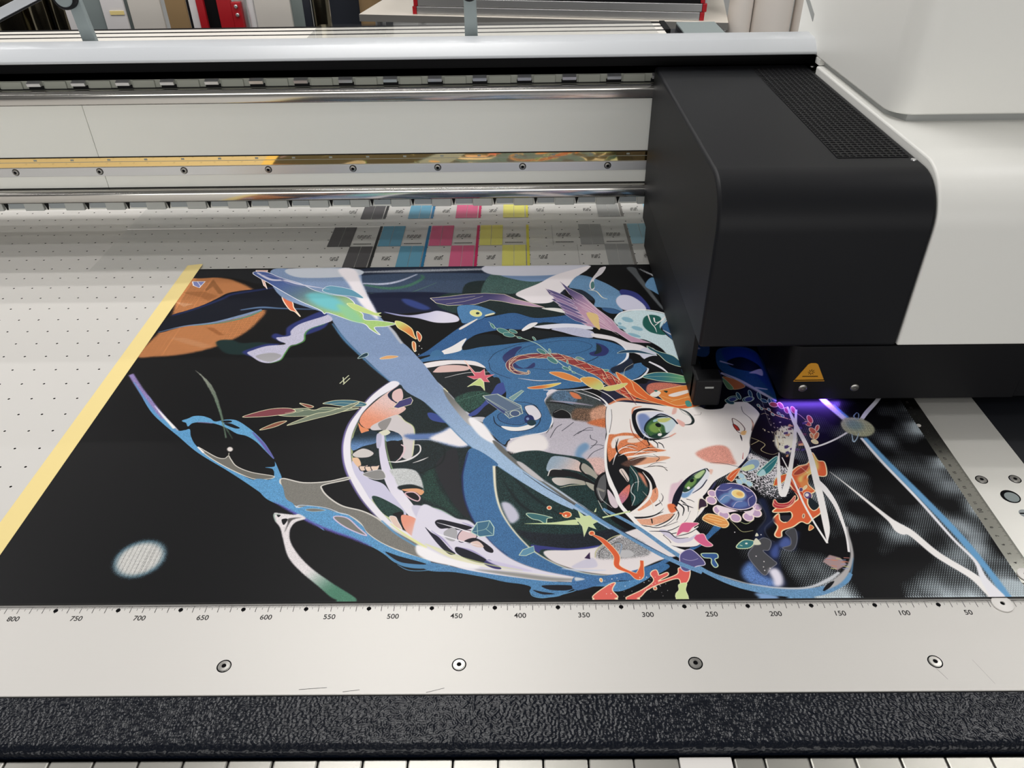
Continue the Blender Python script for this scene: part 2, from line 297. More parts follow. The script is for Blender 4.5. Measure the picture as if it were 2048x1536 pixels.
F((3978,4448,3977,4438,3973,4429,3967,4423,3960,4420,3953,4420,3945,4424,3939,4430,3935,4439,3933,4449,3934,4458,3938,4467,3943,4473,3950,4477,3958,4477,3966,4473,3972,4466,3976,4458),(40,60,60))
F((3755,4114,3939,4306,3940,4271,3769,4069),(232,222,214))
F((4058,4410,4155,4456,4162,4420,4059,4375),(232,222,180))
F((3555,3577,3685,3700,3839,3868,3801,3698,3783,3594,3605,3525),(236,232,230))
F((3804,3635,3831,3782,3908,3889,4071,3952,4246,3904,4249,3732,4021,3673,3851,3613),(20,28,34))
F((3436,3497,3452,3579,3529,3619,3594,3515,3450,3466),(60,112,160))
F((3121,2946,3642,2480,4072,1993,4185,1417,4200,789,3940,815,3601,753,3235,918,2964,1299,2786,1860,2794,2294,2951,2697),(22,34,36),f=0.6,g=0.45)
F((3660,1617,3835,1846,3914,1288,4005,909,3884,1033,3727,1356),(34,34,40))
F((3536,1425,3636,1561,3714,1290,3935,910,3751,1034,3562,1162),(28,58,50),f=3,g=0.4)
S((3530,1494,3706,1631,3719,1847,3585,1939),(0.94,1.52,1.37,0.586),(16,24,26),f=0.6)
F((3050,2993,2879,2751,2782,2493,2710,2247,2697,1982,2734,1743,2804,1530,2904,1326,3028,1118,3182,919,3334,756,3554,545,3884,348,4374,189,4773,175,4374,281,3960,465,3610,657,3381,797,3260,930,3118,1117,2998,1312,2863,1571,2791,1860,2770,2073,2794,2294,2837,2475,2951,2697,3145,2927),(234,228,238),f=0.3)
S((3038,3003,2873,2760,2776,2502,2700,2247,2692,1982,2729,1744,2797,1530,2901,1320,3025,1112,3179,913),(0.435,0.859,1.05,1.23,1.58,1.54,1.5,1.28,1.08,0.703),(120,104,178),f=0.7)
S((2804,2294,2780,2073,2801,1860,2875,1571,3007,1312,3127,1117,3268,930,3389,797),(0.41,1,1.17,1.33,1.28,1.45,1.6,1.04),(216,228,150),f=0.7)
F((3136,2909,2980,2714,2847,2475,2807,2327,2834,2229,2915,2165,2988,2211,3010,2275,3189,2387,3268,2503,3154,2589,3049,2748),(228,190,184),g=0.06,c2=(238,142,104),gr=(3050,2660,2850,2261))
F((2799,2262,2850,2197,2927,2149,2909,2071,2854,2103),(238,140,90))
S((3147,2909,3052,2766,3093,2660,3175,2589),(1.07,1.5,1.68,0.637),(30,34,70))
F((3096,2801,3175,2854,3215,2693,3173,2606,3101,2677),(226,184,182))
F((2940,2196,3010,2275,3188,2395,3282,2287,3392,2150,3416,1734,3317,1721,3301,1943,3225,2090,3108,2143,2969,2140),(208,198,200))
F((3012,2259,3133,2338,3098,2146,3045,2163),(146,140,138))
S((3188,2395,3282,2287,3392,2150,3416,1734),(0.415,0.82,1,0.771),(214,222,150),f=0.5)
F((2780,2011,2874,2102,2970,2132,3039,2069,3036,1947,2908,1888,2810,1830),(26,44,58),g=0.15,c2=(92,134,190),gr=(2879,2071,2891,1874))
F((3104,2099,3224,2097,3286,1989,3132,1960),(36,56,80),g=0.15,c2=(100,140,190),gr=(3174,2098,3190,1967))
F((3307,2065,3622,2092,3785,2184,3968,1919,3883,1860,3735,1899,3582,1977,3385,1984),(90,120,180),f=2.5,d=0.4)
F((3560,2000,3690,2106,3796,2168,3962,1934,3882,1869,3723,1922),(240,232,234),f=2.6,d=0.3)
S((3365,1984,3582,1981,3743,1922),(0.593,0.593,0.586),(200,210,230))
F((3134,1945,3291,1943,3315,1736,3271,1708,3181,1666),(16,16,20))
S((3285,1913,3331,1853,3307,1721,3259,1651),(1.37,1.76,1.93,0.571),(222,190,196))
S((3413,1904,3472,1895,3482,1792,3397,1692,3278,1650,3182,1659),(0.593,1.37,1.54,2.51,2.09,0.771),(228,222,222))
S((3431,1634,3513,1676,3575,1718),(0.571,1.52,0.381),(224,216,216))
F((3051,2053,3093,2068,3136,1855,3222,1567,3348,1294,3480,1087,3633,866,3774,723,3655,725,3430,977,3265,1230,3158,1485,3083,1782),(216,208,230),c2=(232,226,236),gr=(3107,1856,3591,854))
S((3106,2068,3146,1855,3230,1581,3356,1307),(0.601,0.781,0.94,0.549),(180,216,150),f=0.6)
F((3034,2100,3108,2146,3154,2098,3100,2053),(220,216,190))
F((3019,2069,3068,2068,3084,1886,3047,1871),(190,186,210))
F((2837,1670,2913,1613,3026,1432,3176,1349,3265,1230,3440,964,3387,965,3206,1128,3118,1180,3098,1130,3000,1299,2884,1502),(202,198,224))
F((2820,1771,2913,1858,3029,1791,2991,1726,2877,1720),(206,198,194),ol=(30,30,40),ow=0.56)
F((2830,1713,2888,1713,2930,1627,2920,1570,2861,1642),(236,190,150))
F((2917,1592,2972,1598,2999,1612,2990,1542,2945,1528),(232,202,180),ol=(24,22,40),ow=0.7)
F((2974,1584,3030,1590,3056,1604,3048,1534,3003,1521),(232,202,180),ol=(24,22,40),ow=0.7)
F((3030,1590,3086,1596,3112,1610,3103,1540,3058,1527),(232,202,180),ol=(24,22,40),ow=0.7)
F((2971,1487,3131,1540,3193,1430,3113,1404,3035,1432),(140,138,136),ol=(220,216,220),ow=0.7)
F((3229,1546,3471,1522,3571,1252,3456,1306,3337,1308,3277,1429),(196,198,198),f=0.4,g=0.1)
F((3328,1308,3454,1333,3570,1265,3371,1255),(18,30,30),f=1)
F((3369,1268,3505,1279,3577,1239,3550,1188,3501,1227,3409,1241),(232,160,110))
F((3403,1216,3483,1228,3544,1163,3531,1112,3455,1151),(20,16,22),ol=(226,180,190),ow=1.39)
F((3102,1168,3184,1160,3400,1001,3401,916,3307,905,3207,991),(30,60,54),g=0.3)
F((3327,953,3403,977,3420,904,3352,893),(20,16,20))
F((3484,1050,3590,1049,3754,997,3894,875,3764,864,3717,794,3778,678,3655,725,3533,915),(206,200,222),f=0.6)
S((3570,1074,3754,997,3902,875),(0.356,0.703,0.352),(90,150,100),f=1)
F((3400,928,3498,915,3621,807,3712,656,3595,634,3455,755),(240,150,122),c2=(226,196,196),gr=(3442,868,3659,679))
F((3296,917,3349,917,3382,856,3428,762,3353,809),(228,196,180),ol=(240,232,230),ow=0.56)
F((3504,2415,3587,2406,3698,2281,3700,2249,3555,2299),(52,72,150))
F((1895,2431,2004,2496,2186,2519,2297,2483,2391,2533,2603,2513,2769,2510,2514,2430,2316,2391,2030,2384),(104,120,100),ol=(228,224,180),ow=0.83)
F((2367,2602,2494,2652,2684,2649,2829,2594,2805,2543,2597,2547,2444,2583),(60,112,130),ol=(228,224,180),ow=0.83)
F((2066,2232,2311,2416,2466,2464,2751,2622,2612,2462,2328,2334),(120,130,110),ol=(228,224,180),ow=0.83)
F((2114,2609,2225,2578,2279,2543,2226,2527),(140,70,60),ol=(228,224,180),ow=0.83)
F((1567,2386,1814,2508,2029,2521,2097,2453,1904,2398,1704,2376),(130,60,70),ol=(228,224,180),ow=0.83)
F((1802,2161,1934,2274,2049,2305,1950,2210),(140,80,60),ol=(228,224,180),ow=0.83)
S((1997,2438,2193,2485,2460,2498,2707,2511),(0.415,0.42,0.42,0.42),(226,222,180))
S((2442,2592,2586,2607,2801,2569),(0.42,0.425,0.42),(226,222,180))
S((2064,2504,2183,2485,2128,2452,2072,2470),(0.42,0.415,0.415,0.415),(226,222,180))
F((3131,2522,3180,2632,3299,2700,3326,2639,3313,2570,3185,2504),(64,58,118),sm=0,ol=(232,224,190),ow=0.83)
F((3077,2497,3153,2513,3125,2488),(214,180,150))
F((3458,3123,3626,3082,3674,2941,3501,3009),(64,54,112),sm=0,ol=(240,228,190),ow=0.83)
F((3392,3067,3459,3113,3496,3000),(220,214,190),sm=0)
F((3682,2896,3759,2959,3760,2858,3700,2787),(58,50,110),sm=0,ol=(240,228,190),ow=0.83)
F((3594,2789,3671,2896,3700,2787,3596,2762),(226,222,180),sm=0)
F((3366,3279,3527,3355,3750,3381,3976,3347,4092,3227,4140,3055,4259,2997,4267,2373,3973,2378,3676,2823),(24,30,34),g=0.3)
F((3351,3318,3525,3385,3749,3401,3975,3367,4091,3237,3933,3298,3709,3322,3402,3249),(234,226,226))
F((3507,3189,3578,3285,3755,3301,3902,3260,3872,3192,3631,3158,3510,3160),(222,182,176))
S((3639,3054,3874,3144,4138,3159),(0.549,0.989,0.555),(226,220,220))
F((3773,2645,3893,2766,4051,2799,4170,2709,4060,2537,3909,2438),(40,72,62),f=1.5,g=0.5)
S((3796,2610,3918,2678,4084,2763),(0.525,0.525,0.531),(90,130,110))
F((4169,2762,4230,2923,4326,2940,4328,2795,4213,2638,4112,2536,4014,2377,3932,2378,4060,2537),(56,72,150))
F((3839,3399,3973,3152,4028,3151,4075,3218,4090,3093,4194,3110,4108,3036,4143,2961,4077,2972,4043,3038,3967,3020,3888,3078,3975,3086),(226,92,112),sm=0,ol=(246,206,190),ow=0.83)
F((4032,3038,4078,2963,4093,2799,4048,2890,3972,2909,3898,2874),(200,216,130),sm=0,ol=(236,236,190),ow=0.83)
F((3975,2338,4107,2336,4100,2255,4038,2288),(196,192,200))
F((4315,3014,4618,2971,4761,2734,4736,2612,4773,2475,4808,2325,4794,2212,4740,2103,4550,2043,4363,1969,4315,1895,4225,2002,4089,2255,4187,2417,4298,2550,4328,2741),(60,112,164),g=0.13)
S((4741,2612,4778,2475,4811,2325,4796,2204,4742,2095,4560,2035,4373,1977),(0.83,1.25,1.42,1.82,1.58,1.38,1.98),(236,236,240))
S((4198,2351,4221,2237,4302,2156,4402,2108,4551,2121,4653,2199,4686,2327,4650,2511,4548,2580,4402,2600),(0.82,1,1,0.801,0.801,0.811,0.811,0.83,0.63,0.525),(16,24,40))
F((4249,2383,4361,2448,4505,2445,4565,2329,4503,2217,4362,2219,4261,2285),(52,98,150),g=0.12,ol=(20,30,50),ow=0.56)
F((4526,2513,4609,2537,4670,2460,4697,2343,4635,2279,4585,2345,4546,2412),(226,220,228),ol=(20,26,40),ow=0.56)
F((4282,2188,4452,2170,4603,2231,4634,2247,4612,2167,4502,2114,4362,2116),(240,236,232))
F((4620,2296,4616,2271,4607,2249,4593,2233,4577,2225,4559,2225,4543,2234,4530,2250,4521,2272,4519,2297,4522,2322,4531,2344,4545,2360,4562,2369,4579,2369,4596,2360,4609,2343,4617,2321),(30,40,100))
F((4640,2239,4637,2222,4628,2208,4616,2198,4601,2192,4585,2192,4570,2198,4558,2209,4550,2224,4547,2240,4550,2257,4558,2271,4571,2282,4586,2287,4602,2287,4617,2281,4630,2270,4637,2255),(24,54,66))
F((4570,2304,4569,2297,4566,2290,4562,2285,4557,2282,4551,2282,4546,2285,4542,2290,4539,2297,4538,2305,4539,2313,4542,2319,4546,2324,4552,2327,4557,2327,4563,2324,4567,2319,4570,2312),(120,140,190))
F((4075,2709,4233,2742,4485,2530,4504,2396,4362,2316,4320,2382,4131,2604),(92,112,140),sm=0,ol=(200,214,186),ow=0.97)
S((4086,2692,4330,2415,4351,2332),(0.531,0.513,0.513),(196,210,186))
S((4233,2733,4485,2496),(0.531,0.519),(196,210,186))
S((4320,2415,4495,2496),(0.519,0.519),(196,210,186))
S((4129,2656,4340,2448),(0.525,0.513),(196,210,186))
F((4087,2674,4320,2432,4310,2390,4131,2604),(58,72,130),sm=0)
F((4360,2670,4498,2809,4521,2791,4402,2617),(120,160,160),sm=0,ol=(206,222,190),ow=0.7)
F((4474,2396,4471,2379,4462,2364,4448,2354,4431,2348,4414,2348,4397,2354,4383,2366,4375,2381,4371,2398,4374,2415,4383,2429,4397,2440,4414,2446,4432,2446,4448,2440,4462,2428,4471,2413),(70,90,130),ol=(216,226,200),ow=0.83)
F((4758,2629,4825,2751,4954,2793,5060,2783,5342,2620,5417,2533,5398,2140,5339,2048,5282,1550,5238,1468,5104,1665,5030,1695,4785,1756,4633,1802,4364,1791,4344,1879,4402,1984,4739,2087,4816,2276),(192,184,196),g=0.05)
F((4344,1879,4501,2029,4698,2041,4750,1844,4594,1758,4402,1761),(238,230,228),f=3,d=0.5)
F((4747,2612,4868,2768,4976,2793,5186,2763,5340,2603,5395,2516,5240,2401,5068,2273,4990,2306,4818,2325,4773,2475),(62,70,72),f=1.5,g=0.35)
F((4858,2768,4976,2793,5095,2676,5024,2539,4821,2645),(80,110,140),f=2,g=0.3)
S((4756,2586,4922,2566,5063,2504),(1.04,2.28,0.519),(14,14,18))
S((4799,2611,5026,2573,5250,2518),(1.05,2.7,1.04),(176,166,186),f=1.2)
F((5061,2471,5225,2468,5334,2534,5404,2399,5384,2204,5207,2238,5010,2306),(112,84,66),f=3,g=0.4)
F((5016,2765,5099,2729,5135,2640,5052,2659),(226,120,72),f=1)
F((5223,2435,5395,2516,5401,2268,5388,2141,5263,2190,5210,2271),(216,150,120),f=2.5,g=0.2)
F((5167,2239,5364,2301,5456,2219,5438,2140,5262,2174),(216,110,62),f=2,g=0.2)
F((4822,2407,4875,2457,4956,2439,5001,2322,4909,2308,4829,2325),(14,14,18))
S((4832,2407,4916,2456,4995,2388,5009,2290),(0.513,0.513,0.513,0.507),(190,190,186))
F((4739,2072,4825,2244,4760,2102),(14,14,18))
S((5060,2783,5222,2691,5340,2603,5393,2499),(0.637,1.06,1.68,2.08),(234,230,234))
S((5012,2021,5097,2098,5217,2112),(0.593,0.601,0.593),(40,42,52))
S((5181,2034,5186,1973,5240,1927,5164,1824),(0.593,0.593,0.586,0.579),(40,42,52))
S((5177,1868,5256,1882,5302,1859),(0.586,0.586,0.579),(40,42,52))
S((5054,2052,5160,2144,5219,2143),(0.593,0.601,0.601),(40,42,52))
S((5112,1651,5188,1765,5300,1837),(0.571,0.579,0.579),(40,42,52))
S((4775,1994,4841,2148,4904,2211),(0.593,0.593,0.608),(40,42,52))
S((4898,2100,5026,2241),(0.601,0.608),(40,42,52))
F((5011,1695,5040,1840,5122,1914,5155,1839,5070,1723,5104,1665),(110,150,190),f=3)
F((5104,1665,5239,1692,5298,1620,5263,1441,5164,1469,5135,1580),(222,178,170),f=2.5,g=0.1)
F((4422,1761,4633,1802,4785,1756,5104,1665,5197,1428,5273,1254,5256,904,5419,668,5298,342,4813,399,4486,511,4316,843,4259,1163,4252,1591),(26,50,50),f=0.6,g=0.45)
S((4403,1424,4582,1160,4839,909),(0.928,3.03,0.879),(16,28,32),f=1.5)
S((4311,1358,4491,1035,4749,850),(0.928,3.03,0.867),(16,28,32),f=1.5)
S((4496,1491,4761,1157,5018,980),(0.94,3.03,0.879),(16,28,32),f=1.5)
F((4720,1530,4774,1698,4879,1711,5027,1652,5077,1553,5143,1442,5017,1498,4870,1528,4775,1488),(150,170,190),g=0.06,c2=(222,190,180),gr=(4782,1669,5055,1512))
F((4736,1434,4776,1529,4943,1499,5085,1416,5185,1295,5079,1336,4956,1417,4846,1419),(20,20,24))
S((4731,1434,4767,1522,4869,1521),(0.928,1.11,0.557),(232,226,220))
F((4781,1406,4910,1404,5063,1362,5077,1309,4951,1324,4840,1299,4778,1353),(206,196,190),c2=(170,164,150),gr=(4789,1379,5061,1336))
F((5081,1609,5167,1510,5219,1360,5142,1429,5055,1512),(166,160,148))
S((5063,1623,5047,1526,5105,1429,5206,1321),(1.32,1.69,1.48,0.732),(14,14,18))
F((5080,1349,5185,1295,5253,1242,5238,1177,5127,1243),(170,166,152),ol=(40,40,40),ow=0.42)
S((4839,1273,4950,1304,5077,1309),(0.361,0.732,0.366),(240,228,190))
F((5162,1230,5192,1374,5265,1468,5288,1413,5265,1177,5202,1076),(90,90,92),ol=(14,14,18),ow=2.09)
S((5178,1102,5218,965,5272,892),(0.535,0.791,0.433),(216,210,196))
F((3065,3753,3317,3438,3619,2878,3965,2321,4207,1956,4459,1631,4854,1220,4964,1104,5056,1016,5134,905,5386,680,5380,629,4982,974,4931,993,4760,1112,4494,1343,4214,1620,3944,1915,3705,2260,3462,2597,3161,2940),(126,150,190),g=0.07,c2=(156,186,220),gr=(3414,3123,4308,1633))
S((3462,2597,3705,2260,3944,1915,4214,1620,4494,1343),(0.42,1.01,0.977,0.752,0.366),(84,130,176),f=0.6,d=0.3)
F((3643,2841,3761,2662,3965,2321,4021,2192,3939,2225,3782,2490,3673,2716),(118,116,112),f=0.8,c2=(180,176,176),gr=(3717,2697,3979,2240))
F((3965,2338,4101,2223,4226,1956,4208,1911,4067,2035,3948,2257),(246,242,244),f=1.6)
F((4197,1957,4266,1910,4459,1631,4854,1220,4964,1104,5144,917,5101,918,4918,1080,4677,1341,4496,1519,4268,1806),(104,102,98),f=0.8)
F((4440,1645,4506,1609,4679,1394,4660,1367,4551,1463,4459,1589),(196,190,192),f=0.7)
S((4669,1381,4810,1247,4971,1079,5152,905),(0.928,1.65,1.43,0.867),(190,206,224),f=0.5)
S((4496,1491,4676,1301,4850,1144,4986,1029),(0.282,0.732,0.723,0.264),(28,30,36))
F((3925,1531,3923,1395,3955,1133,4057,838,4235,572,4403,407,4646,289,4884,225,5042,193,5318,176,5523,209,5699,310,5625,353,5324,231,5047,249,4810,329,4610,470,4487,615,4360,823,4279,1029,4239,1258,4216,1527,4247,1625,3986,1845),(56,108,162),g=0.13)
S((3960,1787,3925,1531,3925,1368,3960,1121,4061,838,4235,572,4362,451),(0.964,1.5,1.65,1.45,1.21,1.01,0.415),(26,34,90),f=0.6)
F((3569,1050,3743,974,3907,887,4039,838,4235,572,4403,407,4646,289,4963,204,5040,163,4722,176,4403,240,3996,327,3663,415,3525,546),(222,216,232),f=0.5)
F((3647,590,3907,455,4191,346,4484,270,4963,199,4644,238,4241,314,3910,412),(232,228,190),f=1)
F((4079,305,4403,271,4724,217,4994,189,4722,176,4403,230),(150,148,144),f=1.2)
F((3710,842,3751,877,3883,840,4042,780,3958,746,3836,770,3759,771),(22,20,34))
F((3797,724,3870,781,3916,723,3897,621,3828,644),(170,168,172))
F((3920,666,3958,746,4044,733,4089,664,4007,619,3948,609),(226,192,196),ol=(30,26,50),ow=0.7)
F((3981,620,4081,653,4219,539,4229,485,4170,507,4118,585,4034,586),(24,20,34))
F((4033,597,4100,619,4152,551,4085,552),(226,196,186))
F((3629,784,3685,725,3758,667,3852,543,3914,477,3856,477,3747,600),(24,24,46))
F((3918,554,4054,497,4190,399,4158,367,4025,411,3922,488),(20,22,36))
F((4158,367,4206,409,4306,313,4241,314),(50,46,110))
F((4173,410,4403,344,4565,280,4338,313),(206,196,226),f=1)
S((4219,1583,4239,1258,4284,1017,4364,817,4487,615,4610,470,4810,329,5046,246,5324,231),(2.86,2.2,1.93,1.56,1.35,1.16,1.15,0.967,0.645),(236,228,200),f=0.3)
F((4296,1079,4367,1078,4438,978,4455,881,4386,823,4333,931),(196,194,214),f=1.8,d=0.3)
F((4429,740,4573,716,4828,690,5084,710,5385,753,5375,583,5138,552,4902,516,4736,534,4554,603),(24,30,40),f=1.2,g=0.3)
F((4554,569,4654,557,4903,527,5156,563,5068,520,4818,506,4653,518,4618,481),(48,52,132))
F((4677,502,4902,508,5137,547,5379,707,5600,751,5787,545,5838,457,5629,385,5326,247,5047,257,4810,340,4691,426),(230,220,222),f=0.4)
F((4891,329,5061,422,5102,327,4970,307),(206,200,218),f=1)
S((4808,308,4969,286,5171,284),(0.806,1.93,0.654),(200,206,226),f=1)
F((5003,417,5053,482,5051,406),(50,28,70),sm=0)
F((5110,422,5136,530,5243,607,5384,662,5525,581,5558,460,5389,419,5224,410),(150,148,150),f=2,g=0.3,d=0.3)
S((5093,422,5117,508,5247,640,5388,696),(0.664,0.996,1.03,0.684),(196,190,140))
S((5126,422,5151,508,5275,584,5326,595),(0.498,0.498,0.505,0.505),(60,60,60))
F((5427,462,5420,447,5406,434,5385,425,5361,420,5335,420,5311,425,5293,435,5281,448,5278,463,5285,478,5299,491,5320,500,5345,505,5371,505,5394,500,5413,490,5424,476),(190,188,190),f=1)
S((5291,584,5331,561,5303,463,5272,399),(0.674,1.16,1.15,0.654),(140,160,184))
F((3528,513,3664,404,3832,355,4080,284,4403,220,4722,171,5040,161,5317,171,5523,209,5307,81,5190,72,5037,123,4957,124,4876,85,4755,18,4599,19,4537,69,4546,118,4467,148,4339,170,4162,222,3918,276,3672,309),(74,132,184),g=0.12)
F((4633,127,4721,136,4879,130,4893,105,4836,81,4703,87),(20,22,34))
F((4561,88,4639,68,4740,47,4638,43),(22,24,36))
F((4794,27,4923,75,5004,114,5194,112,5033,74,4872,17),(14,14,18))
S((4537,78,4560,29,4637,9,4740,28,4875,66,4989,119),(0.635,0.937,1.09,0.938,0.952,0.397),(90,150,196))
F((4913,225,5154,228,5401,282,5615,364,5706,427,5744,405,5652,342,5392,210,5146,147,4904,80),(60,110,166),g=0.14)
F((5915,489,6018,554,6143,676,6224,756,6187,803,6084,677,5933,544,5835,458),(48,100,156),g=0.14)
F((4913,215,4991,194,4942,179,4910,179),(200,206,214),f=0.6)
F((359,2764,561,2485,759,2284,996,2071,1280,1814,1650,1549,1889,1369,2121,1186,2285,1068,2487,954,2749,752,2468,1043,2309,1158,2229,1302,2206,1435,2151,1546,2081,1673,2094,1602,2008,1589,2079,1568,2114,1512,2120,1443,2064,1407,1921,1423,1753,1520,1577,1634,1393,1766,1222,1931,1127,2070,1078,2183,1032,2171,963,2166,842,2279,716,2429,558,2604,434,2763),(84,152,204),g=0.1)
S((72,3179,275,2914,531,2608,744,2369),(5.62,5.43,5.31,4.15),(140,122,182),f=1.2,g=0.15)
S((165,3027,406,2715,597,2488),(1.11,2.58,2.1),(92,140,200),f=1)
S((564,2587,776,2349,963,2166),(0.637,2.7,0.811),(222,216,232),f=0.6)
S((638,2500,911,2201),(0.42,3.04),(240,236,232),f=0.6)
F((947,2330,998,2362,1046,2402,1139,2401,1235,2358,1302,2308,1415,2339,1522,2321,1652,2223,1787,2095,1931,1924,2065,1709,1944,1835,1820,1971,1696,2065,1585,2105,1458,2194,1314,2268,1172,2297,1075,2284,1043,2228,1002,2288,966,2305),(88,158,206),g=0.1)
F((1361,2316,1450,2322,1478,2298,1411,2282),(14,14,18))
F((1406,2266,1465,2274,1588,2200,1539,2192),(14,14,18))
S((1739,2126,1884,1955,1973,1834,2061,1717),(1.4,2.97,2.93,0.964),(96,86,168),f=1,d=0.3)
S((1121,2298,1280,2279),(0.82,1.03),(150,130,190),f=0.6)
F((1251,1904,1474,1753,1570,1723,1601,1763,1642,1708,1728,1607,1894,1521,2125,1461,2060,1421,1917,1436,1638,1591,1393,1766),(112,108,100),ol=(214,208,198),ow=0.97)
S((1251,1904,1339,1813),(0.791,1.98),(240,232,230))
S((1186,2681,1307,2457,1428,2194,1495,2037),(1.07,1.47,1.22,1.6),(96,120,98),f=0.5,g=0.2)
F((1616,1861,1618,1849,1616,1838,1610,1831,1602,1827,1592,1827,1581,1831,1571,1839,1563,1850,1557,1862,1555,1874,1557,1885,1563,1893,1571,1897,1581,1897,1592,1893,1602,1884,1610,1874),(222,212,206),f=0.4)
S((1592,1810,1605,1751),(0.977,0.977),(170,164,150))
F((2207,1429,2424,1370,2644,1381,2828,1438,2838,1408,2625,1337,2620,1278,2703,1171,2849,1058,3038,992,3182,905,3330,776,3644,545,3659,425,3447,509,3267,605,3122,726,3044,843,2913,944,2774,982,2584,1046,2442,1048,2310,1150,2239,1296),(124,121,114),g=0.07,ol=(212,206,198),ow=1.53)
F((2205,1362,2307,1165,2385,1101,2444,1038,2536,1062,2675,1035,2820,972,2913,947,3066,814,3133,714,3267,605,3448,503,3689,409,3693,372,3580,352,3430,374,3301,483,3189,561,3004,664,2819,744,2627,840,2527,900,2317,1049,2104,1181,1949,1419),(84,150,202),g=0.12)
S((2211,1116,2422,977,2627,842,2819,744,3005,662,3190,559),(0.723,2.32,2.25,2.25,2.05,0.674),(88,76,166),f=1.2,d=0.4)
F((2520,1012,2588,1030,2708,1004,2597,987),(122,118,110),ol=(150,190,214),ow=0.56)
F((2796,912,2837,929,2930,898,3035,790,3128,691,2989,754,2872,833),(124,121,114),ol=(206,186,214),ow=1.25)
S((2435,1038,2455,1069,2582,1059,2721,1029,2848,966,2922,944),(1.43,0.891,0.723,0.713,0.891,0.879),(190,206,226))
S((3231,871,3390,705,3647,512),(1.23,1.88,1.18),(90,150,200),f=0.6)
S((3314,834,3468,693,3661,545),(0.867,1.88,2.53),(232,232,150),f=0.4)
F((3296,516,3422,438,3586,373,3686,351,3689,319,3550,326,3430,374),(74,136,186))
F((3314,505,3437,455,3677,367,3529,373,3426,406),(18,20,30))
S((3432,364,3511,311,3594,294,3715,303,3874,349),(0.409,0.736,0.736,0.818,1.16),(84,146,192))
F((2247,973,2300,972,2428,952,2479,958,2549,903,2467,856,2441,762,2479,624,2588,468,2736,318,2927,171,3154,3,2982,5,2813,142,2614,317,2489,467,2399,668,2343,796,2279,879),(226,218,220),f=1,g=0.06,d=0.25,c2=(72,130,104),gr=(2689,350,2980,102))
F((2278,954,2314,947,2298,923),(14,14,18))
F((2336,893,2388,898,2370,827),(14,14,18))
F((2395,904,2506,915,2427,880,2399,739,2400,844),(84,80,80),f=0.6)
S((2304,954,2251,954,2290,869),(0.713,1.07,0.703),(150,180,164),f=0.6)
F((1418,561,1448,491,1453,417,1432,348,1388,291,1326,252,1255,237,1181,246,1114,278,1060,330,1027,397,1018,471,1036,543,1079,603,1142,645,1217,662,1294,653,1364,617),(70,110,130),f=3,d=0.5)
F((1395,547,1421,488,1424,425,1405,365,1365,315,1311,281,1249,267,1185,273,1127,300,1081,344,1054,401,1048,463,1065,525,1103,577,1158,614,1223,629,1290,622,1350,594),(222,220,216),f=4,g=0.06,d=0.25)
LN((1424,565,1457,491,1463,413,1442,339,1397,280,1333,240,1259,225,1182,235,1111,270,1054,326,1018,398,1008,476,1025,551,1069,615,1134,658,1212,676,1294,664,1367,625),0.95)
F((3574,579,3661,545,3870,423,4120,336,4039,316,3791,371,3655,425,3582,491),(246,242,244),f=1.2)
F((3673,479,3868,423,4093,357,4191,335,4012,348,3796,392,3678,425),(246,242,244),f=1)
S((3647,772,3756,702,3922,632,4118,563),(0.347,1.2,1.18,0.332),(240,236,244))
S((3727,842,3887,781,4027,722),(0.347,1.21,1.2),(240,236,244))
S((3647,590,3820,510,4008,422,4240,345,4484,291),(0.505,0.83,0.996,0.981,0.322),(222,230,140),f=0.5)
S((3926,553,4054,508,4173,420),(0.332,0.747,0.327),(110,96,176),f=0.5)
S((3683,748,3794,644,3886,521),(0.347,0.769,0.332),(110,96,176),f=0.5)
S((3953,839,4041,791,4113,721),(0.347,0.78,0.347),(110,96,176),f=0.5)
F((5500,2981,5835,2902,5952,2973,6468,2855,6386,2439,5886,2513,5412,2521,5345,2694),(36,36,60),f=0.6)
F((5899,2901,6115,2915,6404,2802,6436,2695,6012,2666,5855,2739),(204,110,90),f=0.5,g=0.15)
F((5401,2521,5501,2584,5686,2564,5888,2530,6089,2493,6345,2490,6437,2438,6594,2452,6663,2536,6825,2564,6900,2532,6968,2355,6913,2218,6811,2047,6737,1807,6669,1663,6564,1538,6420,1430,6290,1338,6177,1183,6140,1132,6161,1056,6106,958,6049,887,5979,793,6038,654,5974,543,5767,545,5617,658,5508,798,5438,930,5533,989,5707,1099,5732,1266,5688,1466,5525,1579,5386,1680,5348,1975,5359,2289),(242,234,229),ol=(32,32,50),ow=0.49)
S((5402,2529,5589,2630,5892,2556,6090,2502),(1.45,4.2,1.45,0.519),(232,130,84),f=0.8)
F((5351,2006,5443,2041,5544,2065,5659,2032,5759,1909,5814,1819,5905,1786,5776,1758,5580,1717,5433,1676,5360,1609,5324,1681),(230,124,74),f=0.5,g=0.12)
F((5381,1914,5439,2004,5578,2018,5614,1987,5481,1943,5433,1854,5382,1825),(240,226,218),f=0.5)
F((5573,1972,5709,1970,5643,1911,5546,1912),(240,210,190),f=1)
F((5420,1737,5454,1693,5728,1690,5863,1702,5925,1673,5735,1604,5525,1579),(234,160,120),f=1)
F((5331,1610,5430,1737,5503,1707,5524,1565,5556,1454,5493,1308,5357,1148,5315,1350,5299,1471),(16,16,20))
F((5430,1959,5433,1766,5455,1622,5419,1637),(16,16,20))
F((5443,1594,5575,1677,5700,1690,5613,1606,5522,1551),(90,60,50),f=1.2,g=0.2)
S((5361,1581,5411,1737,5499,1838,5619,1800),(0.376,1.16,1.16,0.579),(240,232,230))
S((5427,1708,5548,1764,5806,1768),(0.386,2.09,0.579),(240,232,226))
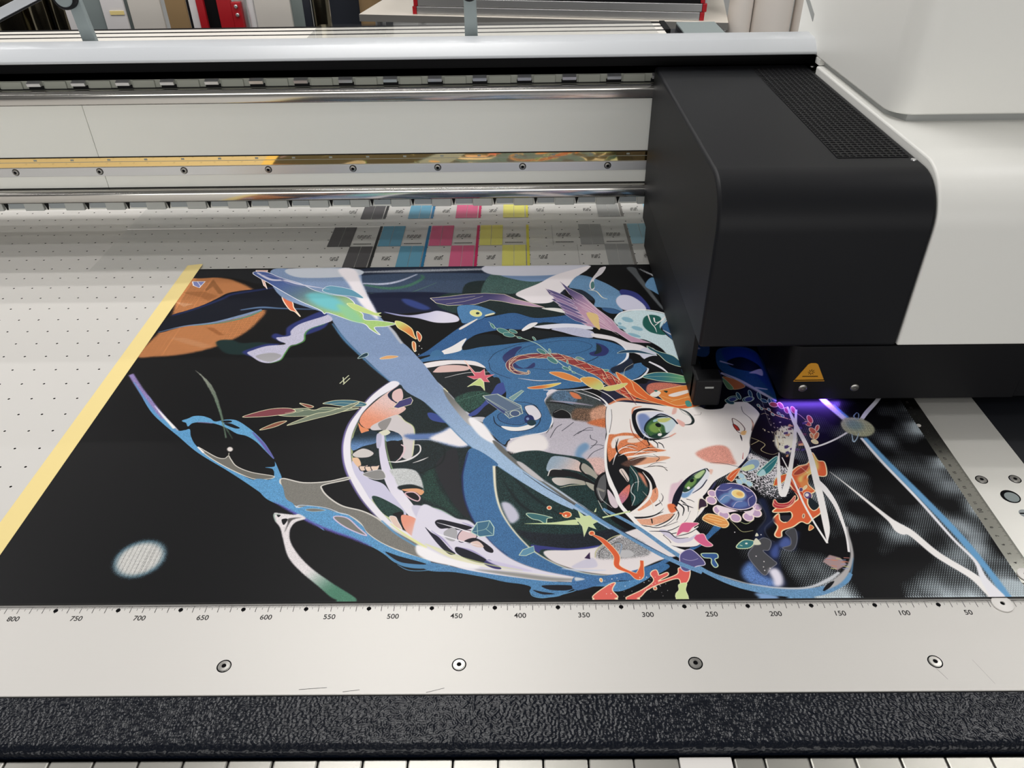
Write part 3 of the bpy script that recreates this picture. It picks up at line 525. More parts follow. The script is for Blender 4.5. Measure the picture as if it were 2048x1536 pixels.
S((5619,1800,5556,1837,5444,1780),(0.289,0.289,0.286),(14,14,18))
S((5811,1768,5742,1783,5620,1734),(0.771,0.386,0.286),(14,14,18))
S((5690,1549,5773,1604,5876,1603),(0.282,0.47,0.188),(60,50,50))
S((5785,1625,5821,1674,5772,1732),(0.752,0.476,0.289),(40,36,40))
S((5708,1549,5822,1561,5872,1491),(0.282,0.47,0.742),(50,44,40))
F((5413,1497,5453,1524,5495,1401,5478,1341,5449,1402),(226,206,196))
S((5433,1511,5479,1348),(0.278,0.732),(14,14,18))
F((5524,1565,5595,1468,5657,1280,5615,1138,5494,1027,5484,1204),(28,62,62),g=0.35)
F((5586,1468,5636,1426,5651,1267,5623,1333),(220,130,100),f=1.6)
F((5357,1148,5488,1310,5461,1159,5387,1053,5350,1078),(222,112,90),g=0.12,c2=(190,110,140),gr=(5473,1295,5366,1066))
F((5613,1126,5732,1266,5718,1112,5577,989,5523,977),(236,150,110),g=0.06)
S((5634,1481,5685,1319,5652,1150,5545,1014,5448,942),(0.557,1.99,2.89,2.32,0.527),(240,232,226))
S((5624,1474,5667,1319,5635,1151,5538,1026),(0.371,0.366,0.361,0.352),(40,30,30))
S((5645,1494,5716,1345,5712,1188),(0.371,0.366,0.356),(60,40,36))
S((5476,1027,5517,1139,5491,1216,5531,1321,5589,1346),(0.446,0.813,0.723,0.641,0.275),(226,222,220))
S((5598,1215,5661,1087,5663,976),(0.271,0.703,0.439),(236,216,200))
F((5277,1245,5330,1142,5353,1028,5315,1004,5279,1079),(214,196,204))
S((5187,1246,5211,1118,5298,1004),(0.366,0.632,0.352),(216,210,206))
S((5171,1272,5210,1405,5291,1485),(1.83,2.75,1.69),(14,14,18))
S((5183,1259,5248,1219),(2.71,2.71),(140,136,128))
F((5687,2333,5829,2405,5969,2387,6057,2303,6077,2214,6012,2089,5908,1990,5769,1977,5702,2062),(222,222,236))
F((5697,2333,5783,2365,5825,2234,5761,2062,5704,2078),(120,140,196),f=2)
F((6036,2233,6031,2171,6008,2107,5970,2050,5922,2006,5870,1979,5820,1974,5777,1989,5747,2024,5732,2075,5736,2136,5758,2200,5795,2259,5843,2306,5897,2334,5949,2340,5993,2324,6023,2286),(20,40,44))
F((6008,2213,6003,2161,5983,2108,5951,2059,5910,2022,5866,1999,5823,1994,5786,2007,5760,2036,5748,2079,5752,2130,5770,2184,5802,2234,5843,2273,5889,2297,5933,2302,5971,2289,5996,2258),(58,104,58),f=0.6,g=0.15)
F((5882,2282,5958,2313,6044,2287,6072,2214,6002,2089,5948,2059,5945,2169,5903,2217),(196,214,222),f=1)
F((5892,2281,6036,2295,5975,2232,5905,2233),(198,200,106),f=0.8)
F((5796,2171,5885,2233,5908,2122,5849,2060,5795,2092),(122,160,70),f=1.4)
F((5913,2165,5908,2156,5900,2150,5890,2148,5881,2150,5872,2156,5865,2165,5861,2176,5859,2188,5862,2199,5867,2208,5875,2214,5884,2216,5894,2214,5903,2208,5910,2199,5914,2188,5915,2177),(12,20,22))
F((5816,2030,5918,2059,5943,2028,5865,1968,5789,1984),(26,60,50),f=0.8)
F((5902,2029,5899,2021,5894,2014,5888,2009,5881,2006,5873,2006,5866,2009,5861,2014,5859,2021,5859,2029,5861,2037,5866,2044,5872,2049,5880,2052,5887,2052,5894,2049,5899,2044,5902,2037),(240,232,230))
F((5895,2271,5894,2263,5890,2255,5883,2246,5875,2239,5866,2234,5857,2232,5849,2233,5844,2237,5842,2244,5843,2252,5847,2260,5854,2269,5862,2276,5872,2281,5880,2283,5888,2282,5893,2278),(150,190,200))
S((5883,2122,5904,2029),(0.5,0.494),(196,220,160))
S((5977,2408,5835,2447,5693,2419,5651,2285,5667,2094,5729,1970,5854,1959,5982,1997),(0.405,3.49,4.51,4.05,4.75,4.49,1.76,0.488),(16,18,26))
S((5857,2314,5945,2362,6046,2295,6090,2198),(0.811,2.03,1.6,1.8),(24,30,50))
S((5610,2286,5607,2095,5651,1971,5747,1820),(0.3,0.791,0.781,0.386),(150,60,40))
S((5641,2367,5673,2466,5760,2498),(0.811,2.05,0.82),(230,130,90),f=0.5)
S((5744,1939,5754,1872,5729,1865),(1.37,0.977,0.386),(14,14,18))
S((5802,1939,5834,1893,5829,1826),(1.37,0.977,0.386),(14,14,18))
S((5846,1908,5880,1878,5891,1818),(1.37,0.977,0.386),(14,14,18))
S((5749,1835,5728,1828),(1.35,0.964),(14,14,18))
S((5718,2109,5757,2031,5763,1939),(0.4,0.396,0.391),(206,220,232))
S((5741,2062,5709,1970),(0.396,0.391),(206,220,232))
S((5977,1997,6045,2050),(1.76,1.17),(232,150,130),f=0.5)
F((6056,2361,6096,2476,6124,2459,6100,2376),(236,180,168),f=0.5)
F((6093,2278,6162,2213,6141,2150,6100,2198),(238,176,164),f=0.7)
S((6136,2467,6223,2383,6258,2268,6229,2196,6157,2181),(0.615,2.67,3.04,2.2,0.601),(30,40,42))
S((6155,2459,6229,2358,6248,2244),(0.205,0.608,0.3),(200,206,200))
S((6367,2389,6348,2348,6281,2341),(0.308,0.304,0.405),(110,90,84))
S((6144,2459,6181,2375,6243,2325),(0.308,0.304,0.304),(90,100,96))
F((6665,2278,6724,2221,6754,2118,6727,2063,6692,2041,6659,2111),(236,226,220),ol=(60,24,20),ow=0.7)
F((6655,2190,6688,2150,6695,2087,6665,2095,6651,2143),(190,52,40),ol=(50,20,20),ow=0.7)
F((6707,2064,6760,2078,6735,2017,6696,2018),(236,178,110),f=1)
S((6686,2018,6685,1972,6681,1919),(0.781,1.37,0.386),(30,24,40))
S((6650,1742,6623,1649),(0.286,0.762),(190,60,60))
S((6806,2483,6802,2382,6849,2283,6860,2203,6819,2078),(0.41,0.507,0.601,1,1.37),(60,50,60))
S((6855,2267,6853,2155,6817,2062),(0.3,1.78,0.586),(236,176,150),f=0.6)
F((6188,1741,6315,1827,6446,1858,6522,1810,6537,1665,6541,1577,6452,1578,6316,1597,6233,1652),(230,150,132),f=2,g=0.1,d=0.1)
S((6297,1597,6409,1593,6556,1541),(0.282,0.47,0.464),(40,34,40))
S((6799,2016,6714,1749,6635,1621,6559,1535),(0.488,0.952,1.13,0.752),(28,34,70))
F((5872,1290,5942,1329,5994,1368,5904,1160,5817,1060),(226,190,204),f=1.5)
F((5924,1173,5985,1315,6077,1421,6186,1508,6254,1521,6264,1459,6213,1339,6113,1222,5979,1128),(226,226,234))
F((5960,1250,6028,1354,6116,1434,6214,1508,6238,1487,6182,1392,6064,1248,5982,1198),(34,64,54))
F((5996,1275,6056,1354,6127,1393,6103,1314,6028,1249),(110,150,76),f=1)
F((6114,1420,6202,1494,6227,1480,6164,1393,6125,1380),(180,206,140),f=0.8)
F((6099,1368,6099,1361,6096,1353,6092,1345,6086,1338,6079,1333,6072,1330,6066,1331,6061,1334,6058,1339,6058,1346,6061,1354,6065,1362,6071,1369,6078,1374,6085,1377,6091,1377,6096,1374),(12,20,22))
F((6043,1255,6041,1249,6038,1244,6033,1240,6028,1237,6023,1238,6019,1240,6016,1244,6014,1249,6014,1256,6016,1262,6020,1267,6024,1271,6029,1273,6035,1273,6039,1271,6042,1267,6043,1261),(240,232,230))
F((5944,1185,6009,1197,6084,1261,6009,1146,5952,1128),(120,160,206),f=1)
S((6244,1521,6108,1441,5994,1315,5913,1160,5852,1010),(0.564,1.48,3.25,6.32,4.75),(18,18,40))
S((6249,1521,6267,1473),(1.3,0.928),(14,14,18))
S((6222,1365,6147,1260,6052,1184),(0.732,1.08,0.452),(26,26,50))
F((5799,1036,5859,1047,5873,973,5814,937),(236,110,64),f=0.8)
F((6268,1500,6305,1500,6273,1432),(238,190,170),f=1)
S((5889,1072,5938,997,5912,900),(1.58,1.27,0.352),(14,14,18))
S((5904,1077,5953,1002,5927,905),(0.949,0.949,0.26),(240,232,230))
S((5929,1097,5978,1021,5973,948),(1.25,0.998,0.352),(14,14,18))
S((5944,1101,5992,1026,5988,953),(0.749,0.749,0.264),(240,232,230))
S((5938,1047,6002,1009,6026,996),(1.05,0.844,0.352),(14,14,18))
S((5953,1051,6017,1013,6041,1001),(0.633,0.633,0.264),(240,232,230))
S((5861,1010,5882,925,5850,841),(1.05,0.832,0.347),(14,14,18))
S((5876,1015,5896,929,5865,846),(0.633,0.633,0.26),(240,232,230))
S((5984,1109,6018,1096,6048,1070),(0.713,0.57,0.356),(14,14,18))
S((5999,1113,6033,1100,6063,1075),(0.428,0.428,0.267),(240,232,230))
F((6100,1107,6150,1094,6153,1019,6096,995,6062,959),(60,40,60),ol=(236,226,200),ow=0.97)
F((6299,1338,6183,1170,6264,1259),(60,60,110),f=0.5)
S((5687,1025,5748,1074,5775,1136,5765,1187),(1.25,0.703,0.535,0.267),(50,40,44))
S((5770,987,5656,927,5447,929),(0.352,1.73,1.93),(238,230,226))
S((5746,950,5616,891,5476,881,5427,912),(0.433,1.73,2.08,0.879),(22,24,30))
F((5490,857,5613,868,5741,914,5838,925,5764,842,5618,785,5534,798),(234,164,130),g=0.06)
S((5630,867,5630,808),(1.39,0.867),(40,34,36))
S((5508,798,5633,773,5773,842,5847,925),(0.433,0.769,1.03,0.52),(20,20,26))
S((5548,774,5719,772,5857,829),(0.256,0.427,0.347),(40,36,40))
S((5142,2804,5283,2713,5378,2598,5415,2453,5409,2288,5361,2052),(0.637,1.27,2.1,3.28,3.04,2.57),(240,236,236))
S((5436,2453,5424,2288,5377,2067),(0.415,0.405,0.396),(60,50,54))
S((5361,2052,5316,1826,5295,1540,5317,1323,5345,1205,5379,1028,5473,857,5542,728,5650,602,5763,523,5888,478),(2.18,2.51,2.63,4.58,4.16,3.87,4.33,4.79,5.05,4.15,1.64),(242,238,236))
S((5322,2801,5420,2711,5501,2588),(0.531,1.27,0.83),(236,232,230))
S((5541,787,5683,762,5818,855,5888,962),(0.347,1.08,0.936,0.264),(24,22,30))
S((5543,797,5685,772,5820,865,5890,973),(0.342,1.56,1.4,0.264),(244,238,232))
S((5591,717,5763,726,5917,830,5993,961),(0.342,1.2,1.03,0.264),(24,22,30))
S((5593,727,5764,737,5919,840,5995,972),(0.342,1.71,1.56,0.264),(244,238,232))
S((5703,670,5863,714,6005,841,6063,960),(0.342,1.08,0.936,0.264),(24,22,30))
S((5705,680,5864,724,6007,851,6065,971),(0.337,1.54,1.4,0.264),(244,238,232))
S((5734,1100,5754,1000,5672,916,5562,881),(0.356,0.984,0.832,0.26),(24,22,30))
S((5736,1111,5756,1011,5673,927,5564,892),(0.356,1.41,1.27,0.26),(244,238,232))
S((5784,646,5926,690,6024,758),(0.337,0.837,0.718),(24,22,30))
S((5785,656,5928,701,6026,769),(0.337,1.2,1.08),(244,238,232))
S((5582,1735,5708,1821,5845,1834),(0.289,0.675,0.289),(40,32,34))
S((5581,1723,5707,1809,5843,1822),(0.286,0.771,0.289),(246,236,226))
S((5534,1649,5673,1705,5832,1688),(0.286,0.667,0.286),(40,32,34))
S((5532,1638,5672,1693,5831,1677),(0.282,0.762,0.286),(246,236,226))
S((5651,1536,5766,1562,5874,1533),(0.282,0.658,0.282),(40,32,34))
S((5649,1525,5765,1551,5872,1522),(0.278,0.742,0.278),(246,236,226))
S((5479,1838,5562,1882,5635,1851),(0.289,0.684,0.293),(40,32,34))
S((5478,1827,5560,1870,5634,1839),(0.289,0.771,0.289),(246,236,226))
S((5456,1974,5420,1824,5452,1679),(0.396,1.54,0.571),(18,18,24))
S((5524,1565,5577,1400,5553,1216),(0.376,0.916,0.361),(226,216,206))
S((5483,1538,5539,1387,5505,1191),(0.278,0.742,0.267),(16,16,20))
S((4575,3180,4566,3123,4448,3144,4373,3223,4366,3336,4474,3438,4687,3475,4923,3450,5086,3348,5245,3227,5399,3100,5493,2958,5585,2811,5711,2632),(2.67,4.39,7.03,8,8.44,9.54,9.08,11.5,13.3,14.4,16.3,17.4,16.1,10.5),(240,228,190))
S((4575,3180,4566,3123,4448,3144,4373,3223,4366,3336,4474,3438,4687,3475,4923,3450,5086,3348,5245,3227,5399,3100,5493,2958,5585,2811,5711,2632),(1.56,3.3,5.93,6.89,7.33,8.4,7.95,10.3,12.1,13.3,15.2,16.3,15,9.45),(80,44,78),c2=(208,64,42))
S((4575,3190,4566,3106,4448,3165,4373,3265,4366,3297,4474,3468,4688,3525,4921,3395,5089,3390,5251,3309,5391,3021,5499,3013,5595,2899,5705,2586),(0.667,0.659,0.659,0.667,0.667,0.681,0.688,0.681,0.674,0.674,0.652,0.652,0.645,0.623),(242,214,170))
S((4575,3178,4567,3143,4448,3113,4373,3211,4366,3382,4474,3394,4686,3461,4926,3516,5082,3284,5243,3204,5407,3193,5485,2876,5582,2786,5718,2687),(0.659,0.659,0.659,0.667,0.674,0.681,0.681,0.688,0.667,0.659,0.659,0.645,0.637,0.63),(242,214,170))
S((4575,3171,4566,3117,4448,3180,4373,3181,4366,3323,4474,3491,4686,3425,4922,3432,5091,3423,5238,3146,5396,3073,5503,3056,5575,2724,5709,2617),(0.659,0.667,0.659,0.667,0.667,0.681,0.681,0.681,0.681,0.659,0.659,0.652,0.63,0.623),(242,214,170))
S((4666,3540,4805,3463,4932,3387),(0.454,1.14,0.449),(120,40,52))
S((4685,3418,4817,3475,4926,3507),(0.454,0.681,0.454),(246,206,160))
S((4904,3535,5005,3399,5092,3266),(0.459,1.12,0.444),(120,40,52))
S((4920,3377,5017,3411,5091,3421),(0.449,0.674,0.449),(246,206,160))
S((5070,3445,5166,3287,5248,3133),(0.449,1.11,0.439),(120,40,52))
S((5081,3263,5178,3299,5251,3311),(0.444,0.667,0.449),(246,206,160))
S((5230,3333,5322,3163,5400,2998),(0.444,1.11,0.435),(120,40,52))
S((5238,3135,5334,3174,5407,3191),(0.439,0.667,0.439),(246,206,160))
S((5388,3221,5446,3028,5492,2843),(0.444,1.09,0.425),(120,40,52))
S((5389,2995,5458,3039,5504,3062),(0.435,0.652,0.439),(246,206,160))
S((5484,3084,5539,2884,5582,2691),(0.435,1.06,0.42),(120,40,52))
S((5482,2848,5551,2894,5597,2919),(0.43,0.645,0.43),(246,206,160))
S((5576,2925,5648,2721,5707,2524),(0.43,1.05,0.415),(120,40,52))
S((5573,2711,5660,2731,5723,2730),(0.42,0.637,0.42),(246,206,160))
F((5554,3126,5672,3011,5766,2898,5866,2700,5979,2611,6139,2574,6358,2692,6491,2672,6422,2535,6211,2454,6063,2490,5870,2578,5715,2667,5629,2828),(238,104,44),ol=(250,214,150),ow=0.83)
F((5958,2751,6117,2820,6339,2871,6544,2831,6540,2707,6336,2571,6148,2505,6036,2575,5984,2645),(236,132,54),ol=(250,214,150),ow=0.77)
F((6076,2696,6235,2765,6389,2798,6291,2728,6133,2660),(238,226,220))
F((5877,2699,5961,2769,5997,2733,5935,2663),(238,230,220),ol=(240,228,190),ow=0.56)
F((6034,2768,6077,2767,6060,2732),(30,60,50))
F((5932,2787,5973,2778,5947,2751),(50,120,110))
F((6232,2572,6277,2589,6292,2503,6238,2487),(70,150,140))
S((5618,3106,5706,2936,5728,2773,5836,2630),(0.549,0.645,0.637,0.42),(250,216,150))
S((5400,3109,5427,2940,5538,2776,5631,2668),(0.549,0.537,0.531,0.525),(246,206,160))
S((5530,3107,5571,2975,5527,2866),(0.543,0.537,0.537),(246,206,160))
S((6077,2575,6244,2641,6404,2656),(0.415,0.415,0.415),(250,214,140))
S((5989,2680,6135,2608,6303,2675),(0.42,0.42,0.42),(250,214,140))
S((6211,2747,6368,2745,6487,2761),(0.425,0.42,0.425),(250,214,140))
F((5124,3417,5223,3385,5160,3446),(84,140,130),ol=(240,228,190),ow=0.56)
F((5418,3185,5482,3175,5446,3137),(84,150,130),ol=(240,228,190),ow=0.56)
F((4810,3138,4964,3136,5120,3020,5153,2945,5010,2984,4915,3042),(236,136,60),ol=(250,224,180),ow=0.77)
F((5153,3019,5284,3036,5379,2941,5383,2814,5287,2815,5199,2908),(236,166,72),ol=(248,230,180),ow=0.77,c2=(206,214,120),gr=(5226,2981,5332,2833))
F((4564,2854,4737,2897,4932,2934,4799,2850,4628,2826),(232,110,50),ol=(248,226,170),ow=0.77,c2=(238,206,90),gr=(4671,2861,4866,2913))
F((5374,2832,5507,2884,5661,2918,5563,2811,5433,2777),(222,214,120),ol=(240,228,190),ow=0.56)
S((4101,4245,4201,4083,4356,3957,4509,3856,4670,3745,4759,3628,4866,3441,4970,3271,5074,3153,5218,3027),(0.604,0.718,1.08,1.05,1.16,1.26,1.24,1.11,0.989,0.652),(186,214,190))
F((4179,4081,4168,4082,4150,4105,4133,4142,4123,4179,4124,4201,4136,4200,4154,4176,4171,4139,4180,4103),(70,130,126),ol=(196,220,190),ow=0.7)
F((4363,3959,4343,3939,4300,3947,4252,3981,4216,4028,4206,4069,4227,4090,4270,4081,4319,4047,4354,4001),(70,130,126),ol=(196,220,190),ow=0.7)
F((4453,3977,4440,3965,4413,3970,4382,3991,4360,4020,4355,4046,4368,4059,4395,4054,4425,4033,4447,4003),(70,130,126),ol=(196,220,190),ow=0.7)
F((4420,3911,4404,3888,4368,3884,4325,3898,4292,3927,4281,3960,4296,3983,4333,3987,4376,3972,4410,3943),(70,130,126),ol=(196,220,190),ow=0.7)
F((4510,3857,4503,3847,4487,3845,4469,3851,4455,3864,4450,3878,4457,3887,4473,3890,4491,3883,4505,3871),(70,130,126),ol=(196,220,190),ow=0.7)
F((4674,3799,4665,3800,4653,3817,4641,3844,4635,3870,4636,3886,4645,3885,4658,3868,4669,3841,4675,3815),(70,130,126),ol=(196,220,190),ow=0.7)
F((4785,3522,4770,3511,4741,3521,4710,3548,4688,3582,4684,3611,4699,3622,4728,3612,4760,3584,4781,3550),(70,130,126),ol=(196,220,190),ow=0.7)
F((4840,3528,4833,3534,4825,3555,4821,3584,4820,3609,4824,3622,4831,3616,4839,3595,4843,3566,4844,3540),(70,130,126),ol=(196,220,190),ow=0.7)
F((4908,3321,4890,3311,4857,3328,4823,3365,4799,3409,4797,3443,4815,3453,4848,3436,4883,3398,4906,3354),(70,130,126),ol=(196,220,190),ow=0.7)
F((5026,3296,5021,3303,5016,3323,5015,3350,5017,3372,5022,3382,5028,3375,5032,3354,5033,3328,5031,3306),(70,130,126),ol=(196,220,190),ow=0.7)
F((5040,3185,5029,3175,5006,3179,4982,3195,4964,3218,4960,3239,4972,3249,4995,3245,5019,3228,5037,3205),(70,130,126),ol=(196,220,190),ow=0.7)
F((5051,3181,5045,3185,5039,3204,5035,3228,5035,3250,5039,3261,5045,3256,5052,3238,5055,3213,5055,3191),(70,130,126),ol=(196,220,190),ow=0.7)
F((5104,3120,5098,3115,5087,3117,5075,3125,5066,3137,5064,3147,5070,3152,5081,3150,5093,3142,5102,3130),(70,130,126),ol=(196,220,190),ow=0.7)
F((5842,3037,5972,3110,6135,3108,6289,3048,6474,2943,6319,2914,6108,2936,5953,2979),(44,112,130),ol=(220,232,190),ow=0.9,c2=(110,180,110),gr=(5964,3054,6378,2944))
S((5875,3036,6123,3032,6442,2943),(0.435,0.435,0.43),(206,226,180))
F((5983,3659,6092,3543,6246,3449,6334,3307,6494,3217,6318,3216,6168,3310,6082,3482,5995,3586),(30,84,104),ol=(206,222,190),ow=0.9)
F((5611,3511,5697,3571,5856,3568,5984,3504,6057,3462,5850,3517,5714,3519),(34,70,100),ol=(190,206,200),ow=0.7)
F((6353,3416,6469,3435,6531,3294,6432,3237,6350,3337),(30,80,100))
F((6301,3181,6381,3199,6379,3009,6333,2991,6303,3067),(80,120,160),f=0.6)
S((6410,3179,6401,3009),(2.64,3.26),(226,222,230))
S((6342,3748,6362,3600,6439,3455),(0.464,0.688,0.568),(206,222,200))
F((6817,3592,7128,3607,7246,3401,7219,2958,7223,2706,7176,2533,7073,2726,6923,2890,6741,3135,6725,3370),(28,80,120),g=0.1)
F((6831,3550,7066,3587,7246,3401,7240,2958,7196,2636,7158,2850,7067,3130,6872,3230),(24,60,130),f=2)
F((6849,3328,7023,3405,7167,3263,7176,3128,7024,3131,6867,3210),(14,20,30),f=1)
F((7036,3092,7186,3166,7174,3034,7108,3072),(214,200,206),f=0.6)
S((6761,3330,6898,3249),(3.33,1.56),(196,190,200),f=0.6)
S((6722,3098,6893,2945,7073,2726,7198,2567),(3.74,5.59,4.67,2.46),(200,196,202),f=0.4)
S((6751,3078,6906,2908,7052,2726),(0.543,0.537,0.531),(60,60,70))
S((7033,2815,7160,2778),(2.76,1.89),(206,200,210),f=0.5)
F((6728,3022,6855,2964,6931,2835,6792,2783,6753,2892),(206,112,50),ol=(226,206,140),ow=0.56)
F((6713,3004,6761,2929,6796,2801,6733,2802),(104,150,90),ol=(200,220,160),ow=0.56)
F((6995,2492,7118,2491,7227,2439,7253,2209,7113,2101,7040,1978,7003,1770,6907,1628,6744,1803,6820,2074,6972,2359),(20,14,14),f=1)
F((6812,2633,6800,2608,6774,2585,6741,2570,6709,2568,6687,2578,6681,2599,6692,2624,6718,2647,6752,2662,6784,2665,6806,2654),(34,74,96),ol=(190,214,190),ow=0.7)
F((6745,2535,6732,2521,6711,2519,6687,2529,6669,2549,6659,2573,6661,2595,6675,2609,6696,2611,6720,2601,6738,2581,6748,2557),(34,74,96),ol=(190,214,190),ow=0.7)
F((6827,2607,6816,2607,6807,2624,6801,2652,6800,2684,6804,2712,6814,2728,6824,2728,6834,2711,6840,2682,6841,2650,6836,2622),(34,74,96),ol=(190,214,190),ow=0.7)
F((6975,2622,6963,2597,6937,2574,6903,2559,6872,2557,6850,2567,6844,2588,6856,2613,6882,2636,6916,2651,6948,2653,6970,2643),(34,74,96),ol=(190,214,190),ow=0.7)
F((6952,2634,6942,2638,6935,2658,6934,2690,6937,2724,6945,2752,6956,2767,6966,2763,6972,2742,6974,2711,6970,2676,6962,2648),(34,74,96),ol=(190,214,190),ow=0.7)
F((7037,2598,7027,2602,7020,2622,7019,2653,7022,2687,7031,2715,7041,2730,7051,2726,7058,2706,7059,2674,7055,2640,7047,2612),(34,74,96),ol=(190,214,190),ow=0.7)
F((7098,2555,7088,2545,7072,2543,7056,2551,7043,2565,7037,2582,7039,2598,7049,2608,7065,2610,7081,2603,7094,2588,7100,2571),(34,74,96),ol=(190,214,190),ow=0.7)
F((7123,2501,7115,2504,7109,2522,7108,2549,7111,2579,7119,2604,7129,2617,7137,2614,7143,2596,7144,2568,7140,2538,7133,2513),(34,74,96),ol=(190,214,190),ow=0.7)
F((6963,2617,6958,2603,6948,2588,6934,2576,6918,2567,6901,2563,6886,2563,6875,2569,6868,2579,6867,2592,6872,2607,6882,2621,6896,2634,6912,2643,6929,2647,6944,2646,6955,2641,6962,2630),(46,56,120),ol=(200,214,200),ow=0.56)
F((6787,2617,6783,2605,6774,2593,6762,2582,6747,2574,6732,2570,6719,2571,6708,2575,6702,2583,6700,2594,6704,2607,6713,2619,6725,2629,6740,2637,6755,2641,6769,2641,6780,2636,6786,2628),(46,56,120),ol=(190,206,190),ow=0.56)
F((7194,2493,7181,2475,7161,2466,7138,2467,7120,2479,7110,2499,7112,2521,7125,2539,7146,2549,7169,2547,7187,2535,7196,2515),(170,70,60),ol=(250,222,170),ow=0.9)
F((7232,2437,7219,2433,7206,2443,7197,2466,7194,2495,7198,2522,7208,2541,7222,2546,7235,2536,7244,2513,7247,2483,7243,2456),(180,50,60),ol=(250,222,170),ow=0.9)
F((7262,2356,7251,2355,7242,2367,7237,2390,7238,2416,7245,2440,7255,2454,7266,2455,7274,2443,7279,2420,7278,2393,7271,2370),(200,60,90),ol=(250,222,170),ow=0.9)
F((7335,2355,7322,2353,7312,2368,7307,2394,7308,2425,7316,2453,7328,2470,7341,2471,7351,2456,7356,2430,7354,2399,7347,2371),(214,70,90),ol=(250,222,170),ow=0.9)
F((7459,2193,7446,2192,7435,2207,7429,2235,7431,2269,7440,2298,7453,2316,7467,2318,7478,2302,7483,2274,7481,2240,7472,2211),(222,64,54),ol=(250,222,170),ow=0.9)
F((7437,2154,7425,2145,7410,2145,7396,2156,7388,2174,7386,2195,7392,2212,7404,2222,7419,2221,7433,2210,7441,2192,7443,2172),(226,84,60),ol=(250,222,170),ow=0.9)
F((7513,2161,7517,2149,7512,2127,7500,2101,7485,2078,7470,2063,7459,2062,7456,2073,7461,2095,7472,2121,7488,2145,7503,2159),(226,84,54),ol=(250,222,170),ow=0.9)
F((7447,2021,7432,2013,7417,2019,7404,2037,7397,2063,7399,2089,7408,2110,7423,2118,7439,2112,7452,2094,7458,2068,7456,2041),(230,104,60),ol=(250,222,170),ow=0.9)
F((7474,2041,7476,2025,7467,2000,7451,1971,7431,1947,7414,1935,7402,1936,7400,1951,7409,1977,7425,2005,7444,2029,7462,2042),(232,120,64),ol=(250,222,170),ow=0.9)
F((7422,1879,7411,1868,7395,1865,7380,1870,7369,1883,7364,1900,7368,1917,7380,1928,7395,1931,7410,1926,7422,1913,7426,1896),(226,216,170),ol=(250,222,170),ow=0.9)
F((7397,1949,7387,1948,7380,1958,7377,1976,7378,1998,7383,2017,7392,2029,7401,2029,7408,2019,7412,2001,7411,1980,7405,1961),(232,150,90),ol=(250,222,170),ow=0.9)
S((7340,2370,7376,2321,7411,2239),(0.608,0.801,0.601),(246,206,160))
S((6987,2459,7060,2424,7134,2324,7221,2274,7272,2241),(0.82,1.23,1.4,1.6,0.801),(232,150,90))
S((6987,2459,7060,2424,7134,2324,7221,2274,7272,2241),(0.308,0.41,0.5,0.5,0.3),(250,226,170))
F((7000,2471,6989,2466,6978,2477,6975,2497,6980,2514,6991,2519,7002,2508,7006,2488),(90,140,130),ol=(240,228,190),ow=0.7)
F((7018,2420,7007,2416,6996,2427,6993,2446,6998,2464,7009,2468,7020,2457,7024,2437),(90,140,130),ol=(240,228,190),ow=0.7)
F((7108,2320,7097,2316,7087,2326,7083,2346,7089,2362,7100,2367,7110,2356,7114,2337),(90,140,130),ol=(240,228,190),ow=0.7)
F((7090,2403,7079,2398,7068,2409,7065,2429,7070,2446,7081,2450,7092,2439,7095,2419),(90,140,130),ol=(240,228,190),ow=0.7)
F((7173,2335,7162,2331,7152,2342,7148,2361,7154,2378,7165,2382,7175,2372,7179,2352),(90,140,130),ol=(240,228,190),ow=0.7)
F((7202,2294,7191,2290,7181,2300,7177,2320,7183,2336,7194,2341,7204,2330,7208,2311),(90,140,130),ol=(240,228,190),ow=0.7)
S((7047,2594,7035,2408,7024,2157),(0.208,0.405,0.198),(190,186,176))
F((7234,1930,7202,1851,7158,1784,7109,1741,7062,1726,7023,1742,6999,1786,6993,1853,7006,1933,7036,2015,7080,2084,7131,2131,7180,2147,7220,2130,7244,2082,7249,2012),(240,234,212),f=1.6,d=0.3)
F((7047,2057,7043,2063,7040,2080,7041,2092,7046,2085,7049,2068),(60,44,40))
F((7091,2116,7084,2113,7082,2120,7087,2129,7094,2132,7096,2125),(220,206,170))
F((7033,1875,7030,1881,7033,1894,7040,1900,7043,1894,7040,1881),(220,206,170))
F((7244,2247,7239,2253,7236,2270,7238,2282,7243,2276,7246,2258),(60,44,40))
F((7063,2116,7058,2119,7053,2131,7054,2140,7059,2138,7064,2126),(220,206,170))
F((6992,2049,6984,2047,6973,2055,6971,2064,6979,2066,6989,2058),(220,206,170))
F((7058,2024,7049,2022,7039,2030,7038,2041,7047,2043,7056,2035),(60,44,40))
F((7100,1946,7093,1943,7084,1948,7083,1957,7091,1961,7099,1955),(220,206,170))
F((7127,2071,7122,2068,7118,2073,7120,2081,7126,2084,7129,2079),(220,206,170))
F((7072,2130,7063,2129,7056,2141,7057,2154,7066,2155,7074,2143),(60,44,40))
F((7185,2089,7181,2097,7183,2116,7189,2128,7193,2120,7191,2100),(220,206,170))
F((7056,2046,7049,2043,7045,2050,7049,2061,7056,2064,7060,2057),(220,206,170))
F((7055,2035,7049,2028,7042,2030,7042,2039,7049,2046,7055,2044),(60,44,40))
F((7092,2054,7084,2050,7072,2053,7068,2059,7076,2063,7088,2061),(220,206,170))
F((7076,2192,7071,2186,7065,2187,7064,2194,7069,2201,7075,2199),(220,206,170))
F((7173,2075,7169,2080,7168,2094,7170,2104,7174,2099,7175,2084),(60,44,40))
F((7046,2257,7040,2257,7038,2266,7042,2276,7048,2276,7050,2267),(220,206,170))
